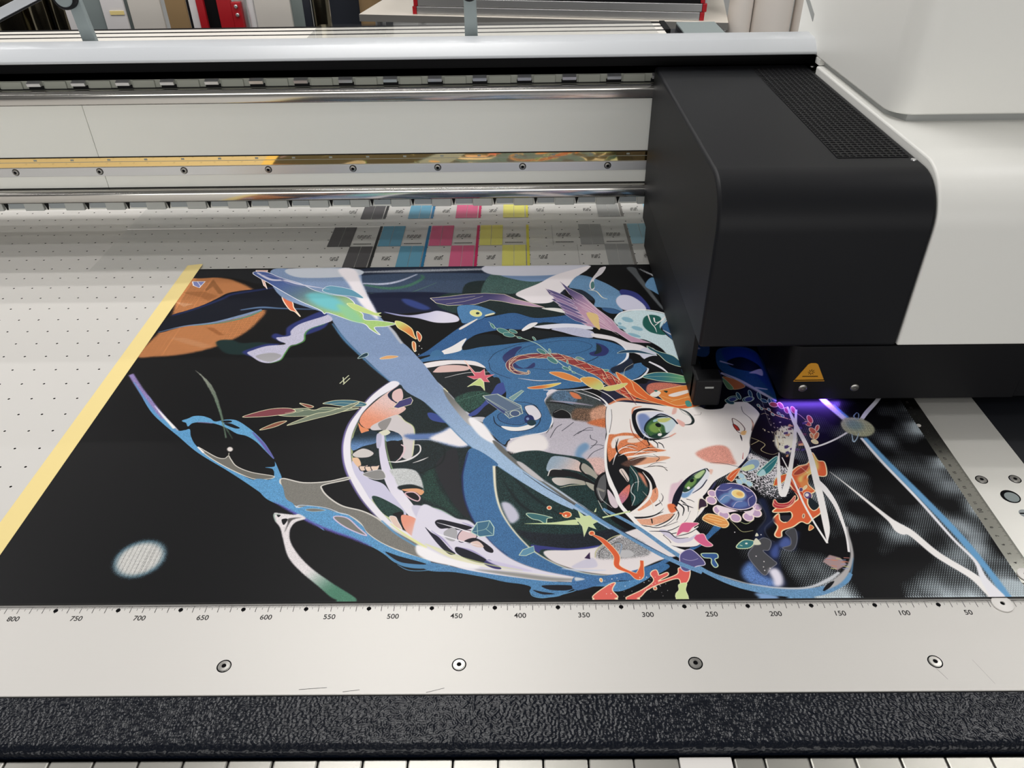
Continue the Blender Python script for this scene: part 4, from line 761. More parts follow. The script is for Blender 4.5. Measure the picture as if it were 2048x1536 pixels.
F((7225,2160,7221,2159,7217,2165,7218,2171,7223,2172,7226,2167),(220,206,170))
F((7046,2206,7039,2207,7035,2219,7037,2230,7044,2229,7048,2217),(60,44,40))
F((7009,1919,7003,1916,6995,1920,6992,1926,6998,1928,7007,1925),(220,206,170))
F((7118,1988,7110,1988,7104,1998,7104,2008,7112,2009,7118,1999),(220,206,170))
F((7104,1964,7099,1963,7095,1969,7097,1977,7102,1978,7105,1971),(60,44,40))
F((7151,2209,7142,2201,7130,2202,7127,2210,7135,2217,7147,2217),(220,206,170))
F((7105,2040,7099,2044,7095,2059,7096,2071,7102,2067,7106,2052),(220,206,170))
F((7017,1995,7011,1997,7007,2010,7009,2021,7016,2019,7020,2006),(60,44,40))
F((7006,1810,7002,1813,7003,1821,7010,1825,7015,1821,7013,1814),(220,206,170))
F((7084,1874,7077,1867,7067,1869,7065,1878,7072,1885,7082,1883),(220,206,170))
F((7057,1954,7056,1963,7061,1984,7067,1994,7068,1984,7063,1964),(60,44,40))
F((6950,2068,6943,2072,6942,2089,6948,2102,6955,2097,6956,2080),(220,206,170))
F((7118,2042,7116,2051,7119,2068,7125,2078,7127,2069,7124,2052),(220,206,170))
F((7055,2042,7054,2050,7057,2069,7062,2078,7063,2070,7060,2051),(60,44,40))
F((7137,2125,7130,2127,7128,2141,7133,2153,7139,2150,7141,2136),(220,206,170))
F((7062,2021,7056,2018,7051,2023,7052,2031,7057,2034,7062,2029),(220,206,170))
F((7120,2046,7115,2053,7116,2072,7122,2084,7127,2077,7126,2058),(60,44,40))
F((6942,2104,6938,2097,6933,2097,6933,2105,6937,2112,6942,2112),(220,206,170))
F((6999,1914,6992,1906,6984,1906,6982,1915,6989,1924,6997,1923),(220,206,170))
F((7123,1955,7117,1956,7110,1967,7110,1977,7117,1976,7123,1965),(60,44,40))
F((7053,1970,7045,1964,7035,1967,7033,1977,7041,1983,7051,1979),(220,206,170))
F((7129,2051,7124,2056,7121,2073,7122,2083,7127,2078,7130,2062),(220,206,170))
F((7093,2065,7087,2068,7087,2083,7092,2094,7098,2091,7099,2076),(60,44,40))
F((7082,1893,7079,1902,7083,1921,7089,1932,7092,1923,7088,1903),(220,206,170))
F((7056,1864,7054,1873,7057,1893,7062,1903,7063,1894,7060,1875),(220,206,170))
F((7048,2012,7043,2006,7038,2008,7038,2016,7043,2021,7048,2019),(60,44,40))
F((7133,2098,7126,2095,7121,2103,7123,2113,7130,2116,7135,2109),(220,206,170))
F((7064,2009,7062,2019,7067,2040,7075,2050,7078,2040,7072,2019),(220,206,170))
F((7159,1981,7155,1987,7158,2001,7165,2009,7170,2003,7167,1989),(60,44,40))
F((7080,2063,7074,2057,7068,2060,7069,2069,7075,2074,7080,2071),(220,206,170))
F((7031,2148,7029,2157,7033,2177,7038,2187,7040,2178,7036,2159),(220,206,170))
F((7160,2125,7153,2118,7149,2120,7150,2130,7156,2137,7161,2134),(60,44,40))
F((7042,1931,7036,1931,7033,1941,7037,1950,7043,1950,7045,1941),(220,206,170))
F((7136,2066,7132,2064,7130,2068,7132,2075,7137,2077,7139,2073),(220,206,170))
F((7063,1848,7059,1845,7056,1847,7057,1852,7061,1855,7064,1853),(60,44,40))
F((7103,2027,7095,2025,7089,2035,7091,2048,7099,2050,7106,2039),(220,206,170))
F((7085,1993,7082,2002,7086,2022,7094,2032,7098,2023,7093,2003),(220,206,170))
F((7209,2026,7201,2022,7195,2030,7196,2041,7204,2044,7210,2037),(60,44,40))
F((7070,2052,7063,2055,7062,2068,7068,2079,7074,2077,7075,2063),(220,206,170))
F((7172,2136,7169,2141,7172,2153,7176,2159,7178,2154,7176,2143),(220,206,170))
F((7036,1846,7032,1854,7035,1873,7042,1885,7046,1877,7043,1857),(60,44,40))
F((7016,2032,7011,2039,7010,2058,7014,2070,7019,2063,7020,2045),(220,206,170))
F((7030,1772,7026,1774,7028,1781,7032,1786,7036,1783,7035,1776),(220,206,170))
F((7243,2089,7305,2101,7273,2061,7234,2058),(84,66,116),sm=0)
F((7247,2166,7287,2178,7297,2137,7238,2135),(110,60,80),sm=0)
F((7132,1772,7190,1783,7144,1746,7124,1743),(226,160,120),sm=0)
F((7290,2125,7334,2137,7335,2096,7281,2094),(70,60,120),sm=0)
F((7125,1803,7159,1815,7160,1777,7117,1774),(84,66,116),sm=0)
F((7233,1900,7268,1912,7272,1873,7224,1871),(110,60,80),sm=0)
F((7140,2020,7194,2031,7171,1992,7131,1989),(226,160,120),sm=0)
F((7076,1827,7134,1838,7095,1800,7068,1797),(70,60,120),sm=0)
F((7363,2205,7425,2217,7399,2176,7354,2173),(84,66,116),sm=0)
F((7193,2114,7233,2126,7221,2085,7184,2083),(110,60,80),sm=0)
F((7189,1914,7215,1925,7210,1887,7180,1884),(226,160,120),sm=0)
F((7066,1750,7094,1761,7102,1724,7057,1721),(70,60,120),sm=0)
F((7079,1840,7118,1852,7110,1813,7071,1811),(84,66,116),sm=0)
F((7274,2029,7324,2041,7321,2001,7265,1999),(110,60,80),sm=0)
F((7224,1868,7273,1879,7270,1841,7215,1838),(226,160,120),sm=0)
F((7015,1658,7054,1669,7060,1632,7007,1630),(70,60,120),sm=0)
F((7130,2046,7175,2058,7164,2018,7122,2016),(84,66,116),sm=0)
F((7314,2025,7347,2037,7350,1997,7305,1995),(110,60,80),sm=0)
F((7055,1701,7086,1712,7067,1675,7047,1672),(226,160,120),sm=0)
F((7262,2077,7321,2089,7277,2049,7253,2046),(70,60,120),sm=0)
F((7174,1868,7216,1879,7188,1841,7166,1838),(84,66,116),sm=0)
F((7255,2133,7280,2145,7302,2104,7246,2102),(110,60,80),sm=0)
F((7209,2168,7232,2181,7254,2139,7200,2137),(226,160,120),sm=0)
F((7226,1789,7279,1800,7248,1762,7217,1760),(70,60,120),sm=0)
F((7170,1794,7202,1805,7209,1767,7162,1765),(84,66,116),sm=0)
F((7250,1910,7297,1922,7262,1883,7241,1881),(110,60,80),sm=0)
S((6784,1967,6850,1921,6893,1860,6835,1787,6862,1743,6930,1713,6995,1741),(0.488,0.579,0.675,0.667,0.571,0.476,0.381),(222,206,150))
S((6758,1862,6804,1891,6850,1921),(0.482,0.579,0.675),(222,206,150))
S((7032,2055,7033,1918,7011,1799),(0.488,0.579,0.667),(222,206,150))
S((6978,2343,7022,2359,7054,2325),(0.507,0.608,0.709),(222,206,150))
NZ((6707,1731,6832,1629,6944,1557,7021,1501,7032,1379,6973,1234,6881,1133,6733,1109,6655,1225,6608,1252,6521,1345,6394,1387,6535,1480,6650,1575),(222, 216, 222),0.6)
F((6913,1614,7031,1669,7151,1625,7107,1541,7025,1515),(22,12,14),f=0.6)
F((6712,1450,6788,1532,6915,1656,6970,1684,6937,1599,6848,1476,6779,1422,6720,1409),(44,124,132),ol=(206,228,210),ow=0.83)
S((6727,1436,6851,1559,6966,1670),(0.371,0.371,0.376),(190,220,206))
F((6718,1437,6781,1504,6791,1436,6729,1409),(170,214,220))
F((6412,1386,6488,1480,6572,1521,6541,1466,6458,1346,6431,1346),(234,96,48),ol=(250,206,160),ow=0.7)
S((6440,1386,6559,1507),(0.458,0.464),(246,206,170))
F((6569,1507,6682,1631,6767,1630,6755,1546,6664,1478,6593,1493),(140,170,206),f=0.5,ol=(214,226,220),ow=0.63)
F((6581,1520,6697,1574,6702,1519,6608,1479),(206,222,160))
F((6578,1387,6559,1375,6538,1384,6527,1409,6533,1436,6552,1449,6573,1439,6584,1414),(170,206,226),f=0.6,ol=(206,226,200),ow=0.56)
F((6590,1320,6571,1308,6550,1317,6539,1342,6544,1369,6563,1381,6584,1372,6595,1347),(170,206,226),f=0.6,ol=(206,226,200),ow=0.56)
F((6541,1308,6522,1295,6501,1304,6490,1329,6496,1356,6515,1368,6536,1359,6547,1334),(170,206,226),f=0.6,ol=(206,226,200),ow=0.56)
F((6625,1280,6606,1268,6585,1277,6574,1302,6580,1328,6599,1341,6620,1332,6631,1306),(170,206,226),f=0.6,ol=(206,226,200),ow=0.56)
F((6245,1067,6229,1047,6207,1039,6184,1045,6167,1063,6160,1088,6165,1114,6181,1134,6203,1142,6226,1136,6243,1118,6250,1093),(196,158,196),ol=(248,226,216),ow=1.25)
F((6265,1159,6252,1143,6233,1136,6215,1141,6200,1156,6195,1177,6199,1199,6212,1215,6231,1222,6250,1217,6264,1202,6269,1181),(196,158,196),ol=(248,226,216),ow=1.25)
F((6293,941,6276,920,6251,911,6226,917,6207,936,6200,964,6205,992,6223,1013,6248,1022,6273,1016,6292,996,6299,969),(196,158,196),ol=(248,226,216),ow=1.25)
F((6320,882,6304,862,6281,854,6258,860,6241,878,6234,903,6239,929,6256,948,6278,957,6302,951,6319,933,6326,908),(196,158,196),ol=(248,226,216),ow=1.25)
F((6415,845,6399,826,6376,818,6353,824,6336,841,6330,866,6335,892,6352,911,6375,919,6398,913,6415,896,6421,871),(196,158,196),ol=(248,226,216),ow=1.25)
F((6530,856,6513,836,6490,828,6468,834,6451,852,6444,877,6450,902,6467,922,6490,930,6513,924,6530,906,6536,881),(196,158,196),ol=(248,226,216),ow=1.25)
F((6610,903,6593,885,6571,877,6549,882,6533,899,6527,924,6533,949,6549,968,6572,976,6594,970,6610,953,6616,928),(196,158,196),ol=(248,226,216),ow=1.25)
F((6630,980,6616,964,6598,958,6580,963,6566,977,6562,997,6567,1018,6580,1034,6599,1040,6617,1035,6630,1021,6635,1001),(196,158,196),ol=(248,226,216),ow=1.25)
F((6236,1028,6318,1002,6430,952,6537,963,6596,1024,6519,891,6456,952,6357,941,6268,929),(236,216,226))
F((6608,1071,6580,1026,6538,993,6487,974,6431,971,6377,984,6328,1012,6289,1052,6265,1101,6257,1154,6268,1207,6295,1253,6337,1288,6390,1308,6447,1312,6504,1298,6554,1268,6592,1226,6615,1175,6620,1122),(66,68,130),g=0.1,ol=(236,216,226),ow=1.04)
F((6440,1205,6417,1180,6385,1171,6352,1181,6325,1207,6314,1243,6320,1278,6343,1304,6375,1313,6409,1303,6435,1276,6446,1240),(72,76,140),f=0.8)
F((6398,1158,6394,1124,6375,1088,6344,1060,6312,1045,6285,1050,6271,1071,6274,1104,6294,1140,6324,1169,6357,1184,6384,1180),(96,134,186),f=2)
F((6529,1037,6512,1012,6479,995,6438,988,6400,995,6376,1014,6371,1039,6387,1063,6420,1081,6461,1087,6499,1080,6524,1062),(84,110,176),f=2)
S((6278,1230,6356,1216,6428,1254),(0.452,0.452,0.452),(226,206,226))
S((6285,1089,6351,1152,6393,1139),(0.446,0.446,0.446),(226,206,226))
S((6380,1001,6429,1063,6485,1075),(0.439,0.439,0.439),(226,206,226))
S((6531,1012,6544,1099,6600,1149),(0.439,0.439,0.446),(226,206,226))
S((6533,1279,6554,1214,6595,1200),(0.452,0.452,0.446),(226,206,226))
F((6530,1127,6510,1098,6478,1081,6443,1079,6409,1092,6385,1118,6374,1152,6380,1187,6400,1217,6432,1234,6468,1236,6502,1223,6526,1196,6536,1162),(120,150,196),f=1.5)
F((6519,1149,6505,1129,6484,1118,6459,1117,6436,1126,6419,1144,6411,1167,6415,1191,6428,1210,6450,1222,6475,1223,6498,1213,6516,1195,6523,1172),(246,214,130),ol=(250,236,206),ow=0.7)
F((6507,1159,6496,1146,6479,1143,6463,1149,6453,1164,6453,1180,6465,1193,6482,1196,6498,1190,6508,1175),(236,176,90),f=0.6)
F((6080,860,6135,919,6211,906,6272,869,6299,798,6255,752,6183,776,6122,812),(238,154,76),ol=(250,220,160),ow=0.97)
S((6108,871,6172,847,6245,822),(0.607,0.598,0.607),(250,216,150))
S((6139,895,6203,870,6273,834),(0.607,0.607,0.598),(250,216,150))
S((6174,811,6220,787,6280,787),(0.607,0.598,0.598),(250,216,150))
S((6306,869,6354,774,6397,704,6493,715),(0.26,0.427,0.505,0.342),(222,214,150))
S((6393,832,6453,796,6533,843),(0.347,0.684,0.347),(206,216,150))
F((7037,1460,7126,1541,7231,1582,7317,1737,7337,1622,7394,1593,7355,1415,7277,1402,7244,1443,7177,1404,7145,1298,7175,1219,7176,1193,7107,1143,7063,1031,7091,950,7182,1017,7142,920,7051,849,6990,791,6938,815,6852,757,6746,712,6719,644,6682,633,6666,667,6717,759,6696,841,6769,918,6760,840,6799,810,6874,875,6882,935,6834,935,6722,936,6780,991,6878,996,6948,1057,7002,1119,6980,1260,6970,1353),(238,98,52),ol=(250,226,180),ow=1.18)
F((7229,1512,7312,1708,7333,1608,7312,1511,7244,1443,7141,1404,7091,1298,7078,1378),(232,206,110),f=2.5)
F((7048,1432,7150,1527,7232,1554,7179,1472,7090,1418),(176,64,46),f=0.5,ol=(240,160,110),ow=0.7)
F((7073,1299,7169,1377,7137,1271,7162,1206,7089,1233),(238,140,70),f=1.5)
S((6987,1379,7003,1247,7028,1119),(0.732,1.99,0.713),(180,56,40))
S((7000,1379,7016,1247,7040,1118),(0.366,0.361,0.356),(246,180,130))
S((7014,1379,7034,1260,7058,1131),(0.732,1.99,0.713),(180,56,40))
S((7027,1379,7047,1260,7071,1131),(0.361,0.361,0.356),(246,180,130))
S((6967,1247,7013,1157,7008,1081),(0.723,1.96,0.703),(180,56,40))
S((6980,1247,7025,1157,7020,1081),(0.361,0.356,0.356),(246,180,130))
F((6745,1022,6782,1096,6804,1046,6895,1057,6982,1144,6936,1044,6839,984,6770,985),(196,50,60),ol=(250,190,150),ow=0.83)
S((6761,1084,6780,1021,6885,1020,6963,1107),(0.446,0.439,0.439,0.446),(250,200,160))
F((6825,1288,6877,1381,6984,1433,6978,1379,6892,1301,6831,1275),(232,90,44),ol=(240,214,120),ow=0.7)
F((7123,1115,7112,1103,7099,1096,7086,1095,7075,1100,7066,1109,7061,1123,7060,1139,7064,1156,7072,1171,7083,1183,7096,1190,7109,1191,7121,1187,7130,1177,7135,1163,7135,1147,7131,1130),(98,72,130),ol=(250,226,180),ow=0.7)
F((7108,1149,7105,1141,7100,1135,7094,1130,7087,1127,7081,1127,7076,1130,7073,1135,7072,1142,7073,1150,7076,1157,7082,1164,7088,1169,7094,1172,7101,1172,7106,1169,7109,1164,7110,1157),(232,226,220))
F((7078,1220,7074,1211,7069,1204,7062,1198,7054,1195,7047,1195,7042,1198,7038,1204,7037,1212,7039,1221,7043,1229,7048,1237,7055,1243,7063,1246,7069,1246,7075,1243,7078,1237,7080,1229),(84,66,120),ol=(240,228,190),ow=0.56)
F((7128,1275,7129,1270,7126,1262,7120,1252,7112,1241,7103,1231,7093,1222,7085,1217,7079,1215,7076,1216,7076,1222,7079,1230,7084,1240,7092,1251,7101,1261,7111,1269,7119,1275,7125,1277),(236,206,150),ol=(240,228,190),ow=0.56)
F((6988,883,6984,875,6979,867,6975,862,6971,860,6968,860,6967,864,6967,870,6969,879,6972,888,6977,896,6981,904,6986,909,6990,911,6993,910,6994,907,6993,900,6992,892),(120,60,50),ol=(240,228,190),ow=0.7)
F((6778,888,6873,887,6818,816,6782,840),(44,44,54))
F((7108,1118,7156,1017,7093,957,7076,1043),(30,40,46))
F((6974,710,7004,779,7027,744),(232,110,60),ol=(246,220,150),ow=0.7)
S((7287,2471,7283,2177,7296,1796,7242,1376,7194,1054,7141,754,7090,573),(2.05,4.35,4.82,6.41,6.15,5.56,0.83),(243,238,236))
S((7364,2420,7211,1946,7073,1584,6959,1313,6871,1146,6870,1249,6933,1516,6999,1741),(2.43,3.32,3.95,5.42,4.99,3.61,3.34,0.94),(243,238,236))
S((7008,1669,7025,1352,7027,1056,7049,813,7087,562),(1.14,1.65,1.93,1.88,1.99),(243,238,236))
S((7242,1376,7277,1231,7308,1028,7300,822,7279,638,7235,462),(1.83,5.96,4.39,3.08,2.53,1.99),(240,236,236))
S((7125,1569,7189,1444),(0.376,0.371),(236,226,206))
S((7306,1796,7458,1852,7622,1940,7787,2052),(2.29,2.12,2.15,2.34),(238,234,234))
S((7947,2199,8075,2359,8228,2524,8358,2678),(3.6,4.46,4.31,3.74),(234,234,238))
S((7673,2689,7726,2498,7838,2201,7867,2059),(6.23,7.79,7.91,6.84),(234,232,240),f=1.2,g=0.08)
S((7777,2497,7869,2232,7902,2074),(2.05,3.36,4.3),(96,160,212),f=1.6,d=0.3)
F((8044,2052,8010,2009,7964,1980,7910,1968,7855,1974,7805,1998,7766,2036,7742,2085,7738,2139,7752,2191,7785,2235,7833,2266,7888,2279,7945,2272,7996,2247,8035,2207,8057,2157,8060,2103),(206,208,164),f=1.6,g=0.1)
F((7955,2117,7937,2094,7912,2077,7884,2070,7856,2072,7830,2084,7811,2105,7799,2131,7798,2160,7807,2188,7824,2212,7849,2229,7877,2237,7906,2234,7932,2222,7952,2201,7963,2174,7964,2145),(150,180,168),f=5)
LN((8054,2047,8017,2001,7967,1969,7910,1956,7851,1962,7797,1987,7756,2028,7731,2081,7726,2139,7742,2196,7778,2244,7829,2277,7889,2292,7950,2285,8004,2259,8046,2215,8069,2161,8072,2103),1.5)
S((7975,2361,7921,2296,7944,2247,7983,2328,7975,2361),(0.811,1.4,0.801,1.2,0.811),(130,160,184))
S((7803,2014,7775,1893,7824,1937,7876,2028),(0.781,1.54,1.16,0.593),(170,196,214))
S((7399,1461,7494,1286,7699,880,7742,789,7779,717,7847,664,7962,426,8143,201,8213,48,8263,-41),(0.569,1.66,4.78,7.86,12.9,7.75,7.52,8.03,11.5,17.7),(244,240,238),f=0.4)
S((7901,1950,7980,1613,8122,1101,8241,625,8303,230,8318,-27),(5.99,6.54,7.1,7.13,6.08,6.96),(98,162,214),f=1.4,d=0.3)
S((7872,1951,7943,1592,8074,1082,8170,609,8242,358,8224,169,8247,-27),(2.96,3.41,3.23,2.84,3.21,6.08,13),(238,236,242),f=0.9)
F((6618,1077,6695,1101,6696,904,6705,809,6589,694,6626,581,6882,714,6828,557,6781,481,6691,514,6634,428,6612,229,6610,109,6437,110,6286,202,6302,304,6401,409,6395,452,6527,718,6643,869),(26,34,64),f=3)
F((6297,284,6390,367,6423,241,6519,180,6547,109,6403,101,6295,172),(84,122,190),f=4,g=0.15)
F((6584,483,6662,559,6634,428,6580,407),(60,80,150),f=3)
F((6667,547,6742,636,6788,591,6765,513,6705,503),(70,90,160),f=3)
F((6381,431,6435,517,6546,627,6613,592,6570,494,6518,483,6574,386,6595,343,6533,292,6466,221,6415,303),(74,74,78),f=0.8,ol=(120,120,130),ow=0.7)
F((6766,692,6855,738,6851,635,6802,524,6748,481,6691,514,6767,546,6789,624),(70,70,76),f=0.8,ol=(110,112,124),ow=0.7)
S((6636,1077,6646,881,6527,718),(0.535,0.684,0.421),(70,74,84),f=0.6)
S((6718,856,6601,740,6605,626,6643,581),(0.52,0.505,0.505,0.498),(80,86,110),f=0.6)
F((6511,271,6581,291,6606,209,6581,119,6516,110,6519,180),(226,220,236),f=3)
F((6331,33,6419,42,6518,2,6404,-16),(120,160,210),f=2)
F((6500,365,6497,360,6492,360,6491,366,6494,371,6499,371),(240,232,230))
F((6481,308,6478,303,6473,303,6472,308,6476,313,6480,313),(240,232,230))
F((6532,294,6528,289,6523,289,6522,294,6526,299,6531,299),(240,232,230))
F((6482,272,6478,266,6473,266,6472,272,6476,277,6481,277),(240,232,230))
F((6450,424,6446,419,6441,419,6440,425,6444,430,6449,430),(240,232,230))
F((6553,666,6549,660,6544,660,6543,666,6547,672,6552,672),(240,232,230))
F((6333,697,6329,691,6324,691,6323,697,6326,703,6332,703),(240,232,230))
F((6308,540,6382,606,6456,600,6466,572,6411,517,6318,512),(50,118,124),ol=(216,228,176),ow=0.9)
F((6457,572,6496,627,6521,560,6468,549),(216,214,190))
F((6493,650,6516,689,6524,655),(220,216,190))
S((6336,551,6358,540),(0.83,0.842),(200,222,190))
F((6409,567,6408,563,6405,560,6401,558,6397,557,6393,557,6390,558,6387,560,6386,563,6386,567,6388,570,6390,573,6394,575,6398,577,6402,577,6406,575,6408,573,6410,570),(226,230,214))
S((5813,415,6026,255,6171,188,6316,131,6466,100),(0.818,1.29,1.29,1.11,0.625),(196,200,206),f=0.5)
S((5879,329,6095,204,6242,152),(0.245,0.555,0.238),(50,52,56))
S((5211,994,5482,776,5743,491,5954,297,6023,240,6163,153,6308,97,6531,51,6762,41,6929,76,7092,164,7172,234),(3.34,3.76,4.09,4.35,4.51,5.55,6.67,8.59,8.59,7.81,7.14,3.22),(98,146,190),g=0.1)
S((6316,131,6542,90,6778,92,6958,165,7080,245),(0.793,1.56,2.03,3.17,2.38),(198,200,206),f=0.6)
S((6917,86,7034,155,7151,265,7238,401,7275,530,7297,664,7320,756),(3.97,5.47,3.97,2.78,2.45,1.83,1.03),(176,172,172),f=0.5)
S((7079,124,7176,244,7250,400),(2.34,1.27,0.409),(90,150,200),f=0.5)
F((6891,67,6945,126,7010,155,6959,96,6900,57),(14,14,18))
F((6981,361,7062,434,7141,402,7172,327,7071,266,7016,318),(170,140,140),f=0.3,sm=0)
S((7063,376,7111,372),(0.736,0.736),(206,130,100))
S((7121,284,7170,287),(0.725,0.725),(140,150,190))
S((7103,394,7148,384),(0.736,0.725),(196,190,120))
S((7169,401,7216,397),(0.736,0.736),(200,120,110))
S((7039,319,7083,306),(0.725,0.725),(206,130,100))
S((7015,393,7063,389),(0.736,0.725),(140,150,190))
S((7136,310,7181,301),(0.725,0.725),(196,190,120))
S((7155,364,7199,351),(0.725,0.725),(200,120,110))
S((7046,385,7089,369),(0.725,0.736),(206,130,100))
S((7120,331,7168,331),(0.725,0.725),(140,150,190))
S((7024,288,7071,282),(0.714,0.725),(196,190,120))
S((7014,389,7060,381),(0.736,0.725),(200,120,110))
S((7135,355,7183,354),(0.736,0.725),(206,130,100))
S((7132,377,7180,375),(0.725,0.736),(140,150,190))
F((5036,4,5160,122,5235,156,5203,82,5234,2),(236,96,84),ol=(250,220,180),ow=0.9)
F((5300,1,5439,80,5546,168,5532,240,5553,275,5587,285,5598,249,5603,229,5671,259,5675,228,5612,188,5593,168,5748,238,5776,304,5861,288,5833,176,5768,121,5748,192,5605,143,5486,80,5405,1),(236,92,84),ol=(250,220,180),ow=0.9)
F((5746,132,5812,146,5792,77,5796,-6,5707,-5,5707,39,5737,77),(206,222,150),ol=(226,232,180),ow=0.56)
F((5112,699,5110,690,5105,683,5098,677,5090,674,5082,674,5074,677,5069,683,5065,691,5064,699,5066,708,5071,715,5078,721,5086,724,5094,724,5102,721,5108,715,5111,707),(236,92,46),ol=(250,220,170),ow=0.83)
S((5087,687,5181,607,5273,447,5269,330,5366,262,5433,220,5470,313,5481,386),(1.52,5.05,5.73,5.07,3.38,8.06,4.09,3.65),(250,222,180))
S((5087,687,5181,607,5273,447,5269,330,5366,262,5433,220,5470,313,5481,386),(0.842,4.04,4.74,4.09,2.42,6.93,3.11,2.66),(236,94,48))
F((5133,187,5133,180,5133,174,5130,168,5127,165,5124,163,5120,164,5116,167,5113,172,5111,178,5110,185,5111,191,5113,197,5116,200,5120,202,5124,201,5128,198,5131,193),(236,150,80),ol=(240,228,190),ow=0.7)
F((5563,94,5562,88,5559,84,5554,80,5549,78,5544,78,5540,80,5537,84,5535,89,5535,94,5537,99,5540,104,5544,108,5549,109,5554,109,5558,107,5562,104,5563,99),(226,110,70),ol=(240,228,190),ow=0.7)
F((4749,1012,4747,1004,4743,997,4738,993,4732,990,4725,990,4719,993,4714,998,4711,1004,4710,1012,4711,1020,4715,1026,4720,1031,4727,1034,4733,1034,4740,1031,4745,1026,4748,1019),(236,96,54),ol=(240,228,190),ow=0.83)
F((4923,924,4920,912,4912,901,4901,893,4888,889,4874,889,4861,894,4851,902,4845,913,4843,925,4846,938,4854,948,4865,956,4878,961,4892,960,4905,956,4915,948,4921,937),(236,92,46),ol=(248,220,160),ow=0.9)
S((4818,944,4866,931),(1.76,2.08),(236,92,46))
F((4884,913,4883,909,4881,905,4878,902,4875,901,4871,901,4868,902,4865,905,4864,909,4863,913,4864,917,4866,921,4869,923,4872,925,4876,925,4879,923,4882,920,4884,917),(240,220,190))
F((4521,941,4604,940,4751,890,4707,879,4692,814,4637,856,4568,880),(56,110,116),ol=(206,226,190),ow=0.77)
F((4498,819,4748,831,4958,864,4973,828,4971,799,4747,807),(206,222,160))
F((4956,885,5003,881,4984,980,5034,908,5065,906,5113,918,5100,874,5155,838,5105,806,5133,744,5064,778,5017,655,5012,778,4992,816),(206,222,160),sm=0,ol=(226,234,190),ow=0.42)
S((5198,885,5319,920,5454,961),(1.91,1.93,1.76),(206,222,160))
F((5130,958,5154,1009,5146,958),(214,224,170))
F((4036,722,4083,838,4195,860,4235,777,4233,685,4115,669),(60,110,140),sm=0,ol=(196,224,206),ow=0.9)
S((4036,722,4163,761,4195,854),(0.427,0.433,0.433),(180,214,196))
S((4163,761,4224,697),(0.433,0.427),(180,214,196))
S((4083,832,4097,675),(0.433,0.427),(180,214,196))
F((4453,455,4486,515,4579,558,4586,492,4510,449),(90,146,176),sm=0,ol=(206,226,190),ow=0.7)
F((5825,691,5887,806,5967,817,6037,805,5972,753,5928,701,5878,702,5828,663),(226,92,138),ol=(250,216,206),ow=0.7)
F((5966,655,6052,683,6071,609,6108,548,6040,537,5977,599),(226,92,138),ol=(250,216,206),ow=0.7)
F((5818,458,5909,506,5982,413,6000,339,5924,319,5842,267,5797,289,5794,362),(88,82,140),ol=(216,206,226),ow=0.77)
S((5825,404,5887,382,5956,403),(0.409,0.409,0.409),(196,186,220))
F((5991,456,6066,461,6122,455,6123,412,6092,391,6105,327,6075,307,6055,349,6062,402,6007,413),(50,90,156),ol=(206,230,186),ow=0.9)
S((6079,863,6228,756),(0.256,0.256),(40,40,44))
F((5678,727,5746,726,5817,646,5916,633,5992,678,5927,600,5814,578,5748,635),(208,200,222))
S((5676,716,5759,703,5815,634,5917,639),(0.854,1.03,0.674,0.253),(26,24,36))
S((5703,670,5744,613,5756,579),(0.513,0.505,0.498),(60,50,60))
S((4966,1052,5234,802,5504,570,5740,384,5960,256),(3.56,4.1,4.32,4.42,4.51),(98,146,192),g=0.1)
S((4985,1071,5236,825,5514,581,5714,426),(0.356,0.693,0.674,0.327),(50,54,70))
F((5473,154,5470,151,5466,151,5464,154,5466,158,5471,158),(240,232,230))
F((5512,171,5509,167,5506,167,5504,172,5507,176,5511,176),(240,232,230))
F((5194,45,5192,42,5187,42,5185,45,5188,48,5192,48),(240,232,230))
F((5155,174,5152,172,5149,172,5147,175,5149,177,5153,177),(240,232,230))
F((5258,202,5256,199,5251,199,5249,202,5252,206,5256,206),(240,232,230))
F((5536,132,5533,129,5530,129,5528,132,5530,136,5534,135),(240,232,230))
F((5599,118,5597,114,5593,114,5592,118,5594,121,5598,121),(240,232,230))
F((5462,207,5461,203,5459,203,5458,207,5460,211,5462,211),(240,232,230))
F((5501,210,5498,205,5493,205,5492,210,5495,215,5499,215),(240,232,230))
F((5355,172,5353,167,5351,167,5351,172,5352,176,5354,176),(240,232,230))
F((5644,140,5642,135,5640,135,5640,140,5641,144,5644,144),(240,232,230))
F((5464,77,5462,74,5459,74,5458,77,5460,79,5463,79),(240,232,230))
F((5441,191,5440,188,5438,188,5437,191,5438,193,5440,193),(240,232,230))
F((5150,113,5149,110,5147,110,5146,113,5148,116,5150,116),(240,232,230))
F((5588,153,5587,149,5585,149,5585,153,5586,157,5588,157),(240,232,230))
F((5648,72,5646,67,5644,67,5644,72,5646,77,5648,77),(240,232,230))
F((5531,195,5529,192,5527,192,5527,196,5528,199,5530,199),(240,232,230))
F((5503,84,5501,81,5497,81,5496,84,5498,88,5502,88),(240,232,230))
F((5598,52,5596,48,5595,48,5594,52,5596,56,5598,56),(240,232,230))
F((5595,126,5592,122,5589,122,5589,126,5591,131,5594,131),(240,232,230))
F((5155,43,5153,39,5150,39,5149,43,5151,47,5154,47),(240,232,230))
F((5521,168,5519,166,5517,166,5516,168,5517,171,5520,171),(240,232,230))
F((5605,18,5602,16,5599,16,5597,18,5600,21,5603,21),(240,232,230))
F((5362,68,5360,64,5357,65,5356,68,5358,71,5361,71),(240,232,230))
F((5215,193,5213,188,5208,188,5207,193,5209,198,5214,198),(240,232,230))
F((5263,78,5262,74,5260,74,5259,78,5261,82,5263,81),(240,232,230))
F((5446,207,5443,203,5438,203,5436,207,5439,212,5444,212),(240,232,230))
